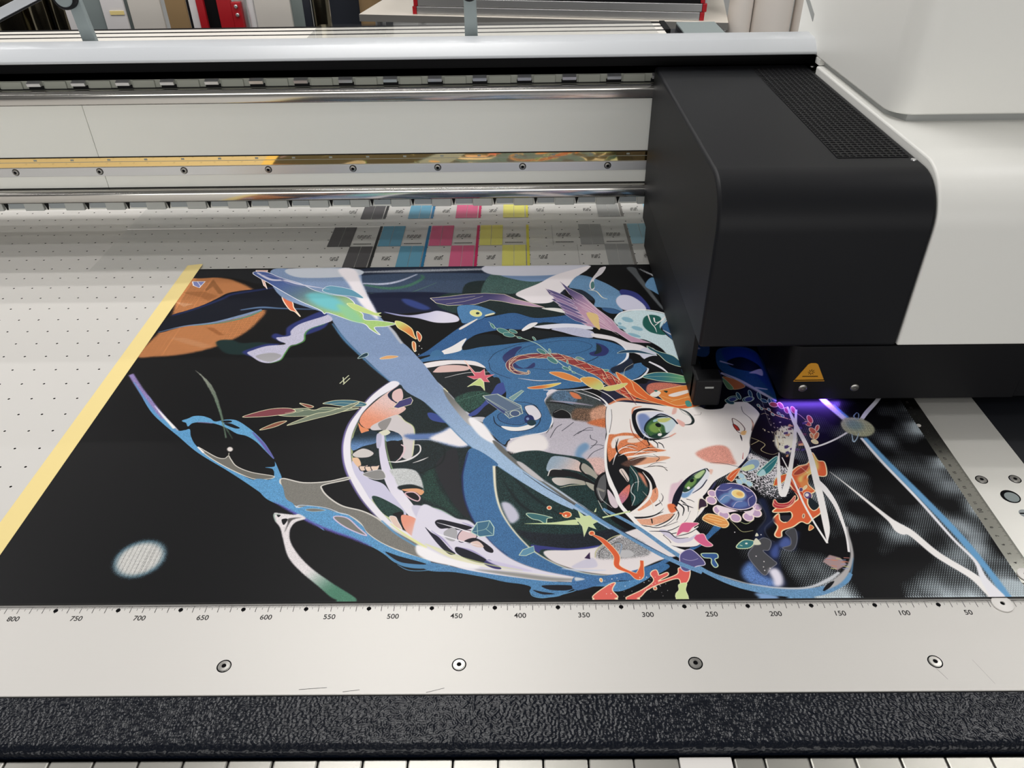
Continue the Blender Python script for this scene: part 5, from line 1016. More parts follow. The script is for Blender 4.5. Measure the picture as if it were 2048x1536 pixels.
F((5293,18,5291,16,5287,16,5286,18,5288,20,5291,20),(240,232,230))
F((5300,68,5298,66,5293,67,5291,68,5294,70,5298,70),(240,232,230))
F((5561,147,5559,144,5555,144,5554,147,5556,151,5560,151),(240,232,230))
F((5510,60,5509,57,5507,57,5506,60,5508,63,5510,62),(240,232,230))
F((5263,174,5261,170,5258,171,5256,174,5258,177,5262,177),(240,232,230))
F((5199,131,5197,128,5193,128,5191,131,5193,134,5197,134),(240,232,230))
F((5549,200,5547,199,5544,199,5542,201,5544,202,5548,202),(240,232,230))
F((5564,109,5561,105,5557,105,5555,109,5558,114,5562,114),(240,232,230))
F((5314,119,5312,115,5308,115,5307,119,5309,123,5313,123),(240,232,230))
F((5438,178,5435,176,5431,176,5429,178,5432,180,5436,180),(240,232,230))
F((5570,208,5568,206,5564,206,5563,208,5565,211,5569,211),(240,232,230))
F((5485,84,5483,80,5479,80,5478,84,5480,89,5484,89),(240,232,230))
# ------------------------------------------------------------------ materials
def lin(c): return tuple(((v / 255 / 12.92) if v / 255 <= .04045 else ((v / 255 + .055) / 1.055) ** 2.4) for v in c)
def mat(name, rgb, rough=.5, metal=0, spec=.5, bump=None, vary=0, coat=0, aniso=0):
    """procedural principled material; bump = (scale xyz in 1/m, strength, distance mm, detail)"""
    m = bpy.data.materials.new(name); m.use_nodes = True; nt = m.node_tree; b = nt.nodes['Principled BSDF']
    b.inputs['Base Color'].default_value = lin(rgb) + (1,); b.inputs['Roughness'].default_value = rough
    b.inputs['Metallic'].default_value = metal; b.inputs['Specular IOR Level'].default_value = spec
    b.inputs['Coat Weight'].default_value = coat; b.inputs['Anisotropic'].default_value = aniso
    tc = nt.nodes.new('ShaderNodeTexCoord')
    if vary:
        n = nt.nodes.new('ShaderNodeTexNoise'); n.inputs['Scale'].default_value = 18; n.inputs['Detail'].default_value = 6
        nt.links.new(tc.outputs['Object'], n.inputs['Vector'])
        r = nt.nodes.new('ShaderNodeMapRange'); r.inputs['To Min'].default_value = rough - vary; r.inputs['To Max'].default_value = rough + vary
        nt.links.new(n.outputs['Fac'], r.inputs['Value']); nt.links.new(r.outputs['Result'], b.inputs['Roughness'])
    if bump:
        s, st, dist, det = bump
        mp = nt.nodes.new('ShaderNodeMapping'); mp.inputs['Scale'].default_value = s
        nt.links.new(tc.outputs['Object'], mp.inputs['Vector'])
        n = nt.nodes.new('ShaderNodeTexNoise'); n.inputs['Scale'].default_value = 1; n.inputs['Detail'].default_value = det
        nt.links.new(mp.outputs['Vector'], n.inputs['Vector'])
        bp = nt.nodes.new('ShaderNodeBump'); bp.inputs['Strength'].default_value = st; bp.inputs['Distance'].default_value = dist * U
        nt.links.new(n.outputs['Fac'], bp.inputs['Height']); nt.links.new(bp.outputs['Normal'], b.inputs['Normal'])
    return m
M = {}
M['table'] = mat('anodised_table_plate', (208, 205, 201), .42, 0, .25, vary=.05)
M['hole'] = mat('dark_hole', (14, 14, 16), .9, 0, .1)
M['plate'] = mat('brushed_aluminium', (198, 195, 191), .5, .42, .4, bump=((8, 700, 40), .12, .2, 2))
M['side_plate'] = mat('brushed_aluminium_side', (230, 228, 222), .42, .4, .5, bump=((8, 600, 40), .15, .2, 3))
M['pebble'] = mat('pebbled_black_paint', (13, 17, 26), .22, 0, .22, bump=((430, 430, 430), .75, 1.0, .3))
M['black_panel'] = mat('satin_black_panel', (26, 28, 34), .45, 0, .4)
M['ink'] = mat('engraved_ink', (44, 42, 42), .6, 0, .2)
M['screw'] = mat('zinc_screw', (150, 148, 144), .3, .9)
M['bright'] = mat('polished_steel', (206, 203, 198), .13, 1, .5)
M['segment'] = mat('edge_segment_metal', (146, 144, 138), .32, .8)
M['alu'] = mat('satin_aluminium', (206, 206, 206), .34, .8)
M['beam'] = mat('light_grey_beam_paint', (228, 228, 221), .5, 0, .35)
M['gold'] = mat('gold_encoder_film', (250, 216, 148), .04, 1)
M['cover'] = mat('pale_grey_beam_cover', (196, 199, 203), .3, 0, .6, bump=((260, 400, 400), .12, .25, 2))
M['cover2'] = mat('white_rail_paint', (226, 222, 214), .5, 0, .3)
M['slot'] = mat('black_slot', (8, 8, 10), .7, 0, .2)
M['ledge'] = mat('grey_green_ledge', (150, 152, 142), .6, 0, .3)
M['clamp'] = mat('grey_clamp_block', (150, 156, 158), .55, 0, .35)
M['clamp2'] = mat('pale_clamp_block', (176, 178, 174), .55, 0, .35)
M['lamp'] = mat('charcoal_lamp_housing', (16, 17, 21), .5, 0, .22)
M['lampdark'] = mat('black_plastic', (13, 13, 16), .55, 0, .2)
M['carriage'] = mat('white_carriage_shell', (232, 231, 226), .36, 0, .45)
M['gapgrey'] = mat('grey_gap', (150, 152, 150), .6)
M['bracket'] = mat('grey_bracket_paint', (132, 142, 142), .5)
M['amber'] = mat('amber_warning_label', (190, 132, 24), .5)
M['violet'] = mat('violet_lens', (60, 30, 150), .3)
M['steel_rule'] = mat('steel_rule', (160, 159, 152), .22, 1, .5, bump=((300, 8, 40), .02, .1, 1))
M['washer'] = mat('white_washer', (226, 222, 218), .4)
M['tape'] = mat('yellow_masking_tape', (240, 218, 150), .7, 0, .25, bump=((300, 300, 300), .3, .25, 3))
M['board'] = mat('black_board', (16, 16, 18), .6)
def M_film():
    m = bpy.data.materials.new('clear_film'); m.use_nodes = True; nt = m.node_tree; nt.nodes.remove(nt.nodes['Principled BSDF'])
    out = nt.nodes['Material Output']; t = nt.nodes.new('ShaderNodeBsdfTransparent'); t.inputs[0].default_value = (.985, .99, .99, 1)
    g = nt.nodes.new('ShaderNodeBsdfGlossy'); g.inputs['Roughness'].default_value = .06
    lw = nt.nodes.new('ShaderNodeLayerWeight'); lw.inputs[0].default_value = .5
    pw = nt.nodes.new('ShaderNodeMath'); pw.operation = 'POWER'; pw.inputs[1].default_value = 5
    fr = nt.nodes.new('ShaderNodeMath'); fr.operation = 'MULTIPLY_ADD'; fr.inputs[1].default_value = .9; fr.inputs[2].default_value = .06
    nt.links.new(lw.outputs['Facing'], pw.inputs[0]); nt.links.new(pw.outputs[0], fr.inputs[0])
    mx = nt.nodes.new('ShaderNodeMixShader')
    nt.links.new(fr.outputs[0], mx.inputs[0]); nt.links.new(t.outputs[0], mx.inputs[1]); nt.links.new(g.outputs[0], mx.inputs[2]); nt.links.new(mx.outputs[0], out.inputs[0])
    return m
M['film'] = M_film()

# ------------------------------------------------------------------ mesh helpers (millimetres)
class B:
    """collects shapes into one mesh"""
    def __init__(s): s.bm = bmesh.new()
    def box(s, x0, x1, y0, y1, z0, z1, mi=0):
        v = [s.bm.verts.new((x, y, z)) for x in (x0, x1) for y in (y0, y1) for z in (z0, z1)]
        for q in ((0, 1, 3, 2), (4, 6, 7, 5), (0, 4, 5, 1), (2, 3, 7, 6), (0, 2, 6, 4), (1, 5, 7, 3)):
            s.bm.faces.new([v[i] for i in q]).material_index = mi
        return s
    def prism(s, prof, a0, a1, ax='x', mi=0, smooth=False):
        """closed profile extruded along an axis; ax x: profile (y,z); ax z: profile (x,y); ax y: profile (x,z)"""
        def put(p, a): return {'x': (a, p[0], p[1]), 'z': (p[0], p[1], a), 'y': (p[0], a, p[1])}[ax]
        A = [s.bm.verts.new(put(p, a0)) for p in prof]; C = [s.bm.verts.new(put(p, a1)) for p in prof]; n = len(prof)
        s.bm.faces.new(A).material_index = mi; s.bm.faces.new(C[::-1]).material_index = mi
        for i in range(n):
            f = s.bm.faces.new((A[i], C[i], C[(i + 1) % n], A[(i + 1) % n])); f.material_index = mi; f.smooth = smooth
        return s
    def lathe(s, prof, c, ax='z', n=24, mi=0, smooth=True):
        """profile of (radius, height) turned round an axis through c"""
        rings = []
        for r, h in prof:
            ring = []
            for k in range(n):
                a = 2 * math.pi * k / n; p, q = r * math.cos(a), r * math.sin(a)
                d = {'z': (p, q, h), 'y': (p, h, q), 'x': (h, p, q)}[ax]
                ring.append(s.bm.verts.new((c[0] + d[0], c[1] + d[1], c[2] + d[2])))
            rings.append(ring)
        for a, b in zip(rings, rings[1:]):
            for k in range(n):
                f = s.bm.faces.new((a[k], a[(k + 1) % n], b[(k + 1) % n], b[k])); f.material_index = mi; f.smooth = smooth
        for ring in (rings[0], rings[-1]):
            if (ring[0].co - ring[n // 2].co).length > 1e-6: s.bm.faces.new(ring).material_index = mi
        return s
    def quad(s, pts, mi=0):
        s.bm.faces.new([s.bm.verts.new(p) for p in pts]).material_index = mi; return s
    def build(s, name, mats, parent=None, bevel=0, seg=2, shade=False):
        bm = s.bm; nf = len(bm.faces)
        if len(bm.faces) > 1: bmesh.ops.recalc_face_normals(bm, faces=bm.faces)
        xs = [v.co for v in bm.verts]
        lo = [min(c[i] for c in xs) for i in range(3)]; hi = [max(c[i] for c in xs) for i in range(3)]
        org = Vector(((lo[0] + hi[0]) / 2, (lo[1] + hi[1]) / 2, lo[2]))
        for v in bm.verts: v.co = (v.co - org) * U
        me = bpy.data.meshes.new(name); bm.to_mesh(me); bm.free()
        if nf > 6:
            me.shade_smooth(); me.set_sharp_from_angle(angle=math.radians(32))
        for m in (mats if isinstance(mats, (list, tuple)) else [mats]): me.materials.append(m)
        o = bpy.data.objects.new(name, me); COL.objects.link(o)
        loc = org * U
        if parent is not None:
            o.parent = parent
            pw = Vector((0, 0, 0)); q = parent
            while q is not None: pw += q.location; q = q.parent
            loc = loc - pw
        o.location = loc
        if bevel:
            md = o.modifiers.new('edge', 'BEVEL'); md.width = bevel * U; md.segments = seg; md.limit_method = 'ANGLE'; md.angle_limit = math.radians(40)
            if shade: md.harden_normals = True
        return o
def tag(o, label=None, cat=None, group=None, kind=None):
    if label: o['label'] = label
    if cat: o['category'] = cat
    if group: o['group'] = group
    if kind: o['kind'] = kind
    return o
def thing(name, x, y, z, label, cat, group=None):
    o = bpy.data.objects.new(name, None); COL.objects.link(o); o.location = Vector((x, y, z)) * U; o.empty_display_size = .05
    return tag(o, label, cat, group)
def dup(o, dx=0, dy=0, dz=0):
    c = o.copy(); COL.objects.link(c); c.location = o.location + Vector((dx, dy, dz)) * U
    return c
def arc(cx, cy, r, a0, a1, n=8):
    return [(cx + r * math.cos(math.radians(a0 + (a1 - a0) * k / n)), cy + r * math.sin(math.radians(a0 + (a1 - a0) * k / n))) for k in range(n + 1)]
def perforated(bd, xs, ys, ex, ey, rx, ry, z, depth, keep, sides=8):
    """flat sheet of cells, each with a real hole going down: hole walls and floors take material 1"""
    for cx in xs:
        for cy in ys:
            x0, x1, y0, y1 = cx - ex / 2, cx + ex / 2, cy - ey / 2, cy + ey / 2
            k = keep(cx, cy)
            if k is None: continue
            if not k: bd.quad([(x0, y0, z), (x1, y0, z), (x1, y1, z), (x0, y1, z)]); continue
            O8 = [(x1, cy), (x1, y1), (cx, y1), (x0, y1), (x0, cy), (x0, y0), (cx, y0), (x1, y0)]
            I8 = [(cx + rx * math.cos(i * math.pi / 4), cy + ry * math.sin(i * math.pi / 4)) for i in range(8)]
            vo = [bd.bm.verts.new((p[0], p[1], z)) for p in O8]; vi = [bd.bm.verts.new((p[0], p[1], z)) for p in I8]
            vb = [bd.bm.verts.new((p[0], p[1], z - depth)) for p in I8]
            for i in range(8):
                j = (i + 1) % 8
                bd.bm.faces.new((vo[i], vo[j], vi[j], vi[i]))
                bd.bm.faces.new((vi[i], vi[j], vb[j], vb[i])).material_index = 1
            bd.bm.faces.new(vb).material_index = 1
    return bd
def screw_z(name, x, y, z, r, parent, socket=True):
    b = B().lathe([(r * 1.12, -.4), (r * 1.12, .05), (r, .08), (r * .96, .55), (r * .42, .65), (r * .40, -.6)], (x, y, z), 'z', 20)
    o = b.build(name, M['screw'], parent)
    B().lathe([(r * .40, -.55), (0.001, -.5)], (x, y, z), 'z', 6, smooth=False).build('hex_socket', M['hole'], o)
    B().lathe([(r * 1.3, .02), (r * 1.12, .06)], (x, y, z), 'z', 20).build('rim_shadow_gap', M['hole'], o)
    return o

def numeral(text, size, x, y, z, parent, origin, rot=0, name='numeral'):
    cu = bpy.data.curves.new(name, 'FONT'); cu.body = text; cu.size = size * U; cu.align_x = 'CENTER'; cu.align_y = 'CENTER'; cu.extrude = .00003; cu.offset = size * .000012
    t = bpy.data.objects.new('temp', cu); COL.objects.link(t)
    me = bpy.data.meshes.new_from_object(t.evaluated_get(bpy.context.evaluated_depsgraph_get())); bpy.data.objects.remove(t); bpy.data.curves.remove(cu)
    me.name = name; me.materials.clear(); me.materials.append(M['ink'])
    o = bpy.data.objects.new(name, me); COL.objects.link(o); o.parent = parent; o.location = Vector((x, y, z)) * U - origin; o.rotation_euler = (0, 0, rot)
    return o

# ------------------------------------------------------------------ room shell
def shell(name, b, m): return tag(b.build(name, m), kind='structure')
M['wall'] = mat('wall_paint', (196, 196, 194), .8, 0, .2)
M['floor'] = mat('grey_floor_coating', (92, 96, 102), .4, 0, .4, vary=.1)
M['ceiling'] = mat('ceiling_paint', (170, 170, 168), .9, 0, .2)
shell('floor', B().box(-4600, 3600, -4000, 4600, FLOOR - 60, FLOOR), M['floor'])
shell('ceiling', B().box(-4600, 3600, -4000, 4600, 2120, 2180), M['ceiling'])
shell('wall_back', B().box(-4600, 3600, 4600, 4680, FLOOR, 2120), M['wall'])
shell('wall_front', B().box(-4600, -3210, -4080, -4000, FLOOR, 2120).box(2410, 3600, -4080, -4000, FLOOR, 2120).box(-3210, 2410, -4080, -4000, FLOOR, -160).box(-3210, 2410, -4080, -4000, 1360, 2120), M['wall'])
wf = B()
for x in (-3210, -1830, -430, 970, 2370): wf.box(x, x + 40, -4050, -4010, -160, 1360)
wf.box(-3210, 2410, -4050, -4010, -160, -120).box(-3210, 2410, -4050, -4010, 1320, 1360)
shell('added_window', wf, M['wall'])  # unseen window frame, added to go with the front fill light
shell('wall_left', B().box(-4680, -4600, -4000, 4600, FLOOR, 2120), M['wall'])
shell('wall_right', B().box(3600, 3680, -4000, 4600, FLOOR, 2120), M['wall'])

# ------------------------------------------------------------------ printer table
T = thing('printer_table', -500, 1000, FLOOR, 'flatbed printer table with perforated vacuum plate, brushed aluminium edge ruler and black pebbled front edge', 'printer table')
B().prism([(-88, FLOOR), (-88, -14), (2150, -14), (2150, FLOOR)], -2600, 210, 'x').build('base_cabinet', M['black_panel'], T)
HX = [-1056.7 + 25 * c for c in range(-10, 43)]; HY = [485.9 - 27.82 * r for r in range(-14, 17)]
def keep(x, y):
    if -855 < x < 5 and y < 575: return False
    return True
xr = 21.4
vp = perforated(B(), HX, HY, 25, 27.82, 1.35, 1.2, 0, 4, keep)
xa, xb, ya, yb = HX[0] - 12.5, HX[-1] + 12.5, HY[-1] - 13.91, HY[0] + 13.91
for q in ((-2600, xa, 12, 2022), (min(xb, 21.4), 21.5, 12, 2022), (xa, xb, 12, ya), (xa, xb, yb, 2022)):
    vp.quad([(q[0], q[2], 0), (q[1], q[2], 0), (q[1], q[3], 0), (q[0], q[3], 0)])
vp.box(-2600, 22, 12, 2022, -14, -5)
tag(vp.build('vacuum_plate', [M['table'], M['hole']], T), 'pale perforated vacuum plate')
RP = B().box(-2600, 84, -67, 11.8, -14, 0).build('ruler_plate', M['plate'], T, bevel=.4, seg=1)
tag(RP, 'wide brushed aluminium strip printed with a millimetre ruler')
tk = B()
for k in range(0, 1100):
    L = 6.2 if k % 10 == 0 else (3.9 if k % 5 == 0 else 2.0)
    w = .16 if k % 10 else .24
    tk.quad([(-k - w, 11.6 - L, .06), (-k + w, 11.6 - L, .06), (-k + w, 11.6, .06), (-k - w, 11.6, .06)])
tag(tk.build('tick_marks', M['ink'], RP), kind='stuff')
for k in range(50, 1050, 50):
    numeral(str(k), 6.4, -k, .2, .05, RP, T.location + RP.location)
    h = k - 30
    B().lathe([(1.85, .02), (1.8, .1), (1.3, .12), (.001, .08)], (-h, 8.0, 0), 'z', 14).build('edge_hole', M['hole'], RP)
for x in (-794, -620, -445.5, -270.9, -94.8): screw_z('countersunk_screw', x, -43.2, 0, 4.2, RP)
for (x0, y0, x1, y1) in ((-560, -63, -540, -61.5), (-528, -65, -516, -63.5), (-98, -46, -92, -58), (-67, -42, -60, -62), (-468, -66, -455, -62.5)):
    B().quad([(x0, y0, .05), (x1, y1, .05), (x1, y1 + .35, .05), (x0, y0 + .35, .05)]).build('scratch', M['ink'], RP)
SP = B().box(21.7, 84, 12.1, 2022, -14, -.1).build('side_plate', M['side_plate'], T, bevel=.4, seg=1)
tag(SP, 'brushed aluminium side strip with bolt holes')
for x, y in ((32.9, 150.6), (64.2, 150.9), (32.9, 60), (66, 60)): screw_z('countersunk_screw', x, y, -.1, 4.3, SP)
B().lathe([(8.4, .1), (8.2, .25), (7.4, .2), (7.3, -6), (.001, -6.2)], (48.2, 127.9, -.1), 'z', 32).build('round_recess', M['hole'], SP)
B().lathe([(6.3, .15), (6.2, .3), (.001, .3)], (48.9, 127.0, -.1), 'z', 32).build('recess_cap', M['bracket'], SP)
B().lathe([(5.0, .1), (4.8, .3), (.001, .3)], (50, 106.4, -.1), 'z', 24).build('bolt_cap', M['clamp'], SP)
B().box(45.3, 54.7, 105.6, 107.0, .1, .35).build('bolt_slot', M['hole'], SP)
SD = B().box(84.6, 210, -67, 2150, -14, -1.5).build('side_panel', M['black_panel'], T, bevel=1.2); tag(SD, 'satin black outer panel')
FP = B().prism([(-67.4, -1), (-68.2, -.2), (-102.5, -.2)] + arc(-102.5, -6.2, 6, 90, 180, 6) + [(-108.5, -14), (-67.4, -14)], -2600, 210, 'x', smooth=False).build('front_edge', M['pebble'], T)
tag(FP, 'black pebbled front edge')
xs = [-1500 + 30.4 * k for k in range(40)]
x = -294 - 30.45 * 30
for k in range(30):
    B().box(x + .35, x + 30.1, -131, -110.2, -20, -8.2).build('edge_segment', M['segment'], T, bevel=1.2); x += 30.45
tag(B().box(-293.6, -258.5, -131, -110.0, -20, -7.8).build('edge_segment_wide', M['washer'], T, bevel=.6), 'wider white edge segment')
x = -257.2
for w in (20.6, 30.4, 30.4, 30.4, 30.4, 30.4, 30.4, 30.4, 30.4): B().box(x + .3, x + w - .3, -131, -110.2, -20, -8.2).build('edge_segment', M['segment'], T, bevel=1.2); x += w
tag(B().box(-2600, 210, -140, -88, -60, -20.5).build('lower_ledge', M['black_panel'], T), 'dark ledge under the edge segments')
# rear edge profile of the table
for k, (y0, y1, z1) in enumerate(((2022.5, 2058, 1), (2070, 2110, 1), (2124, 2156, 1))):
    B().box(-2600, 36, y0, y1, -8, z1).build('rear_rail', M['cover2'], T, bevel=1)
for y0, y1 in ((2058.5, 2069.5), (2110.5, 2123.5), (2156.5, 2175)): B().box(-2600, 36, y0, y1, -8, 1.3).build('rear_rail_seam', M['slot'], T)
B().box(-2600, 40, 2022, 2175, -14, -8).build('rear_rail_bed', M['slot'], T)
B().box(36, 52, 2050, 2170, -8, 6).build('rear_rail_cap', M['slot'], T, bevel=1)
B().box(84, 200, 1996, 2150, -1.5, 5).build('rear_corner_cover', M['bracket'], T, bevel=2)

# ------------------------------------------------------------------ gantry beam
YF = 683.0
G = thing('gantry_beam', -500, 760, 0, 'long light grey printer gantry beam with chrome rails, gold encoder strip and white top cover', 'gantry beam')
GX0, GX1 = -2400, 330
for x0, x1 in ((GX0, -985.6), (-985.0, GX1)):
    B().box(x0, x1, YF, YF + 110, 52, 205).build('face_panel', M['beam'], G, bevel=.3, seg=1)
B().box(GX0, GX1, YF, YF + 110, 205.2, 233).build('upper_body', M['ledge'], G)
B().prism([(YF + .5, 233), (YF + 38, 233), (YF + 38, 250), (YF + 110, 250), (YF + 110, 205), (YF + .5, 205)], GX0, GX1, 'x').build('slot_lining', M['slot'], G)
def rail(z0, z1, d):
    y = YF
    return [(y - .02, z0), (y - d + 1, z0)] + arc(y - d + 2.2, z0 + 2.2, 2.2, 270, 180, 4) + arc(y - d + 6.5, z1 - 6.5, 6.5, 180, 90, 10) + [(y - d + 8, z1 - .8), (y - .02, z1 - .8)]
for z in (203.2, 222.4, 66.2, 84.3): B().box(GX0, GX1, YF - 1.5, YF + .2, z - .6, z + .6).build('rail_shadow', M['slot'], G)  # black strips stand in for the shadow lines along the rail edges
tag(B().prism(rail(204, 222, 13), GX0, GX1, 'x').build('guide_rail', M['bright'], G), 'upper polished guide rail')
tag(B().prism(rail(67, 84, 13), GX0, GX1, 'x').build('guide_rail', M['bright'], G), 'lower polished guide rail')
tag(B().box(GX0, GX1, YF - 2.2, YF + .2, 102.6, 115.4).build('clamp_strip', M['alu'], G, bevel=.5), 'satin aluminium strip with screws')
for k in range(-4, 12):
    x = -1108.9 + 119.65 * k
    o = B().lathe([(4.3, -2.1), (4.3, -2.9), (3.7, -3.9), (2.2, -4.1), (1.7, -2.6), (.001, -2.5)], (x, YF, 109.6), 'y', 18).build('cap_screw', M['screw'], G)
    B().lathe([(1.8, -3.9), (1.75, -4.15), (.001, -4.12)], (x, YF, 109.6), 'y', 6, smooth=False).build('hex_socket', M['hole'], o)
    B().lathe([(5.0, -2.25), (4.2, -2.35)], (x, YF, 109.6), 'y', 18).build('screw_seat', M['hole'], o)
E_ = tag(B().box(GX0, GX1, YF - 1.2, YF + .2, 116.0, 128.6).build('encoder_strip', M['gold'], G), 'shiny gold encoder strip')
B().box(GX0, GX1, YF - 1.3, YF - 1.15, 122.6, 123.3).build('encoder_line', M['ledge'], E_)
for k in range(30): B().box(-1390 + 52 * k, -1385.5 + 52 * k, YF - 1.3, YF - 1.15, 124.6, 127.0).build('encoder_mark', M['ledge'], E_)
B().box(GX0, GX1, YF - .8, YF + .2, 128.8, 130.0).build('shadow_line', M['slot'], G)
t0 = B().prism([(YF - 6, 227), (YF - 7, 231), (YF - 1, 233.4), (YF + .2, 233.4), (YF + .2, 227)], -9, 9, 'x').build('tab', M['alu'], G)
b0 = B().box(12, 41, YF - 2, YF + .2, 223, 232.6).build('spacer_block', M['ledge'], G, bevel=.6, seg=1)
u0 = B().box(-10, 10, YF - 1.2, YF + .2, 222.6, 226.8).build('tab_shadow', M['slot'], G)  # black strip put in as the shade under each tab
for k in range(-5, 21):
    x = -1037 + 59.0 * k
    for o in (t0, b0, u0):
        if k == -5: o.location.x += x * U
        else: dup(o, 59.0 * (k + 5))
# clamp row under the lower rail
c0 = B().box(-58, -30.5, YF - 6, YF + 6, 53, 66.5).build('clamp_block', M['clamp2'], G, bevel=.6, seg=1)
c1 = B().box(-24, 0, YF - 2, YF + 6, 55, 66.5).build('clamp_spacer', M['clamp'], G, bevel=.4, seg=1)
c2 = B().prism([(-30, 66.5), (-24, 66.5), (-25, 60), (-27, 53)], YF - 3, YF + 6, 'y').build('clamp_gap', M['slot'], G)
for k in range(-5, 21):
    x = -1029.8 + 33 + 59.2 * k
    for o in (c0, c1, c2):
        if k == -5: o.location.x += x * U
        else: dup(o, 59.2 * (k + 5))
B().box(GX0, GX1, YF + 6, YF + 110, 50, 53).build('under_cover', M['beam'], G)
CV = B().prism([(YF + 30, 250), (657, 259.8), (657, 262.5), (671, 274.6), (674, 275.6), (704, 277), (712, 274), (800, 252), (800, 250)], GX0, GX1, 'x').build('top_cover', M['cover'], G, bevel=1.2); tag(CV, 'white folded top cover')
for x0 in (GX0, GX1 - 60): B().box(x0, x0 + 60, YF, YF + 110, .3, 52).build('beam_foot', M['alu'], G)
# hold-down arms standing behind the beam
for nm, x, w, lean, lab in (('support_arm', -985, 19, -8, 'grey support arm with pivot and slanted strut behind the beam'), ('support_arm', -460, 18, 0, 'short grey support arm with black pivot behind the middle of the beam')):
    A = thing(nm, x, 764, 250, lab, 'bracket', 'support arms behind the gantry beam')
    B().prism([(x - w / 2, 245), (x + w / 2, 245), (x + w / 2 - 1 + lean, 335), (x - w / 2 + 1 + lean, 335)], 758, 766, 'y').build('post', M['bracket'], A, bevel=1)
    cx = x - 14 if lean else x
    B().lathe([(15 if lean else 10.5, -3), (16 if lean else 11.5, -1), (16 if lean else 11.5, 6)], (cx, 752, 322), 'y', 28).build('pivot_ring', M['lampdark'], A)
    B().lathe([(11, -5), (12, -3)], (cx, 752, 322), 'y', 24).build('pivot_disc', M['bracket'] if lean else M['lampdark'], A)
    if lean:
        B().prism([(x - 15, 333), (x - 15, 345), (x - 170, 285), (x - 170, 272)], 752, 758, 'y').build('strut', M['cover'], A, bevel=1)
        B().prism([(x - 15, 330.5), (x - 15, 332.8), (x - 170, 271.8), (x - 170, 269)], 753, 757, 'y').build('strut_edge', M['lampdark'], A)

# ------------------------------------------------------------------ print carriage with lamp unit
CA = thing('print_carriage', 60, 500, 5, 'white print carriage with black UV lamp housing, riding on the gantry beam', 'print carriage')
YC = 265.6
LX0, LX1 = -218.5, -22
prof = [(676, 74.5), (676, 243)] + arc(312, 197, 46, 90, 180, 10) + [(YC, 74.5)]
LH = B().prism(prof, LX0, LX1, 'x', smooth=False).build('lamp_housing', M['lamp'], CA, bevel=3.5, seg=3, shade=False)
tag(LH, 'tall charcoal lamp housing with rounded front edge')
gx = [-93.5 + 6.2 * k for k in range(11)]; gy = [336 + 6.4 * k for k in range(51)]
vg = perforated(B(), gx, gy, 6.2, 6.4, 2.5, 2.3, 243.6, 3.0, lambda x, y: True)
vg.box(-96.6, -28.5, 332.9, 659.1, 240.4, 240.6)
tag(vg.build('vent_grille', [M['lampdark'], M['hole']], LH), 'perforated black vent grille', kind='stuff')
for x, y in ((-28, 326), (-18, 664)): B().lathe([(2.6, 0), (2.4, 1.0), (1.0, 1.2), (.001, 1.0)], (x, y, 243), 'z', 14).build('vent_screw', M['alu'], LH)
B().box(LX0 + 1, LX0 + 6, YC + 25, 668, 36, 76).build('lamp_side_skirt', M['lampdark'], CA)
B().box(-217, -207, 272, 640, 4, 37).build('light_shield', M['lampdark'], CA, bevel=1.5)
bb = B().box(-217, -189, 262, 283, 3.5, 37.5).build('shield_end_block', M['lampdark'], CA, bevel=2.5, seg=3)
B().box(-207, -198, 261.6, 262.2, 27, 29).build('painted_reflection', M['gapgrey'], bb)  # pale box stands in for a bright reflection on the block
SK = B().prism(arc(-113, 277, 11.4, 180, 270, 8) + [(118, YC), (118, 640), (-124.4, 640)], 8.5, 74.4, 'z').build('lower_skirt', M['lampdark'], CA, bevel=1)
tag(SK, 'black lower skirt below the white shell')
B().box(118, 420, YC + 3, 640, 8.5, 74.4).build('skirt_recess', M['lampdark'], CA)
for x in (-104.8, -51.1): B().lathe([(4.6, -.2), (4.4, -1.4), (3.6, -1.9), (1.6, -2), (1.3, -1.2), (.001, -1.2)], (x, YC, 24), 'y', 18).build('skirt_screw', M['screw'], SK)
WL = B().prism([(-116, 32.4), (-84, 32.4), (-95, 53.5), (-97.5, 55), (-102.5, 55), (-105, 53.5)], YC - .5, YC + .1, 'y').build('warning_label', M['amber'], SK)
tag(WL, 'amber triangular warning label')
B().box(-115, -85, YC - .8, YC - .4, 33.6, 34.5).build('label_border', M['hole'], WL)
B().prism([(-108.2, 38.4), (-91.8, 38.4), (-92.3, 39.2), (-107.7, 39.2)], YC - .75, YC - .45, 'y').build('label_border', M['hole'], WL)
st = B()
for k in range(8):
    a = math.pi * k / 4; c, s = math.cos(a), math.sin(a)
    st.quad([(-100 + 1.2 * c - .3 * s, YC - .7, 44 + 1.2 * s + .3 * c), (-100 + 3.6 * c - .25 * s, YC - .7, 44 + 3.6 * s + .25 * c), (-100 + 3.6 * c + .25 * s, YC - .7, 44 + 3.6 * s - .25 * c), (-100 + 1.2 * c + .3 * s, YC - .7, 44 + 1.2 * s - .3 * c)])
st.build('burst_symbol', M['hole'], WL)
# UV lamp window under the skirt, and its violet light
B().box(-116, -40, 276, 420, 7.6, 8.6).build('uv_lamp_window', M['violet'], CA)
area('uv_lamp', -90, 271.5, 7.4, 64, 6, .06, (.22, .10, 1.0), (math.radians(-40), 0, 0))
area('uv_lamp_side', -128, 330, 30, 8, 90, .004, (.12, .14, 1.0), (0, math.radians(60), 0))
